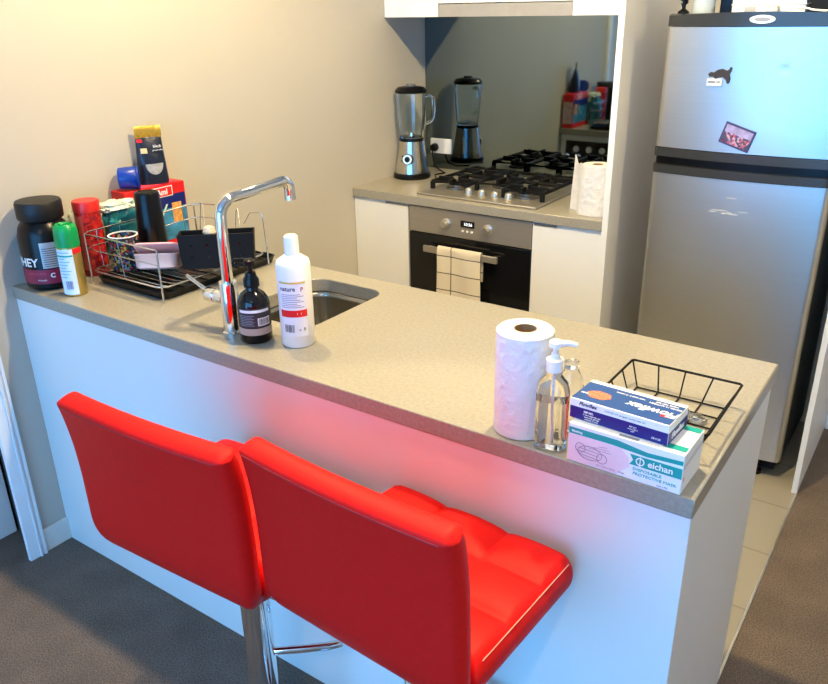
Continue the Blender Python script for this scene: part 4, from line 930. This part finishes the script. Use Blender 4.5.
text('top_subtitle', 'HOME TEST KIT', .0055, inkw, fk, TPM @ T(-.058, -.024, 1.3*e), bold=.0001)
text('top_subtitle', 'rapid result in 15 minutes', .005, inkw, fk, TPM @ T(.005, -.019, 1.3*e), bold=.0001)
text('top_subtitle', 'SARS', .006, inkw, fk, TPM @ T(.075, .014, 1.3*e), bold=.0002)
b = B(); rnd = random.Random(5)
B().prism([(.022*math.cos(2*PI*i/28)*(1+.06*math.sin(i*5)), .015*math.sin(2*PI*i/28)*(1+.06*math.sin(i*5))) for i in range(28)], e, T(-.050, -.010, hh+e)).out('virus_picture', jelly, fk)
RS = orient((w2, 0, 0), (0, 1, 0), (0, 0, 1), (1, 0, 0))
B().box(w2, w2+e, -d2+.001, d2-.001, .001, .0225).out('navy_side', navy, fk)
text('side_lettering', 'Flowflex', .016, inkw, fk, RS @ T(0, .0120, 1.3*e), bold=.0003)

# ------------------------------------------------------------------ black wire basket
wk = thing('wire_basket', 'empty black wire basket behind the boxes near the island corner', 'basket', (1.86, .245, ZT))
bx0, bx1, by0, by1, zr = 1.752, 1.972, .124, .362, ZT+.052; ins = .022
def P4(z, i_): return [(bx0+i_, by0+i_, z), (bx1-i_, by0+i_, z), (bx1-i_, by1-i_, z), (bx0+i_, by1-i_, z)]
def seg_loop(pts, k=6):
    o = []
    for i in range(4):
        a_, c_ = Vector(pts[i]), Vector(pts[(i+1) % 4])
        for t_ in (.02, .98): o.append(a_.lerp(c_, t_))
    return o
B().tube(seg_loop(P4(zr, 0)), .0026, 8, closed=True).out('rim', iron, wk, W=True, smooth=True)
B().tube(seg_loop(P4(ZT+.003, ins)), .0018, 8, closed=True).out('base_loop', iron, wk, W=True, smooth=True)
b = B()
for k in range(5):
    t_ = k/4
    xa, xb = bx0+(bx1-bx0)*t_, bx0+ins+(bx1-bx0-2*ins)*t_
    b.tube([(xa, by0, zr), (xb, by0+ins, ZT+.003), (xb, by1-ins, ZT+.003), (xa, by1, zr)], .0017, 6)
    ya, yb_ = by0+(by1-by0)*t_, by0+ins+(by1-by0-2*ins)*t_
    b.tube([(bx0, ya, zr), (bx0+ins, yb_, ZT+.003), (bx1-ins, yb_, ZT+.003), (bx1, ya, zr)], .0017, 6)
b.out('wires', iron, wk, W=True)
for k, (x, y) in enumerate(((1.850, .288), (1.883, .282), (1.918, .262))):
    b = B(); rnd = random.Random(k+3)
    for q in range(7):
        b.tube([(x+.018*math.cos(a_)*(1-.08*q)+rnd.uniform(-.003, .003), y+.014*math.sin(a_)*(1-.08*q)+rnd.uniform(-.003, .003), ZT+.0058+.0012*q) for a_ in [2*PI*i/14 for i in range(14)]], .0009, 5, closed=True)
    tag(b.out('wire_clip', chromed), ['coiled silver wire clip in the black basket nearest the boxes', 'coiled silver wire clip in the middle of the black basket', 'coiled silver wire clip nearest the right rim of the black basket'][k], 'clip')
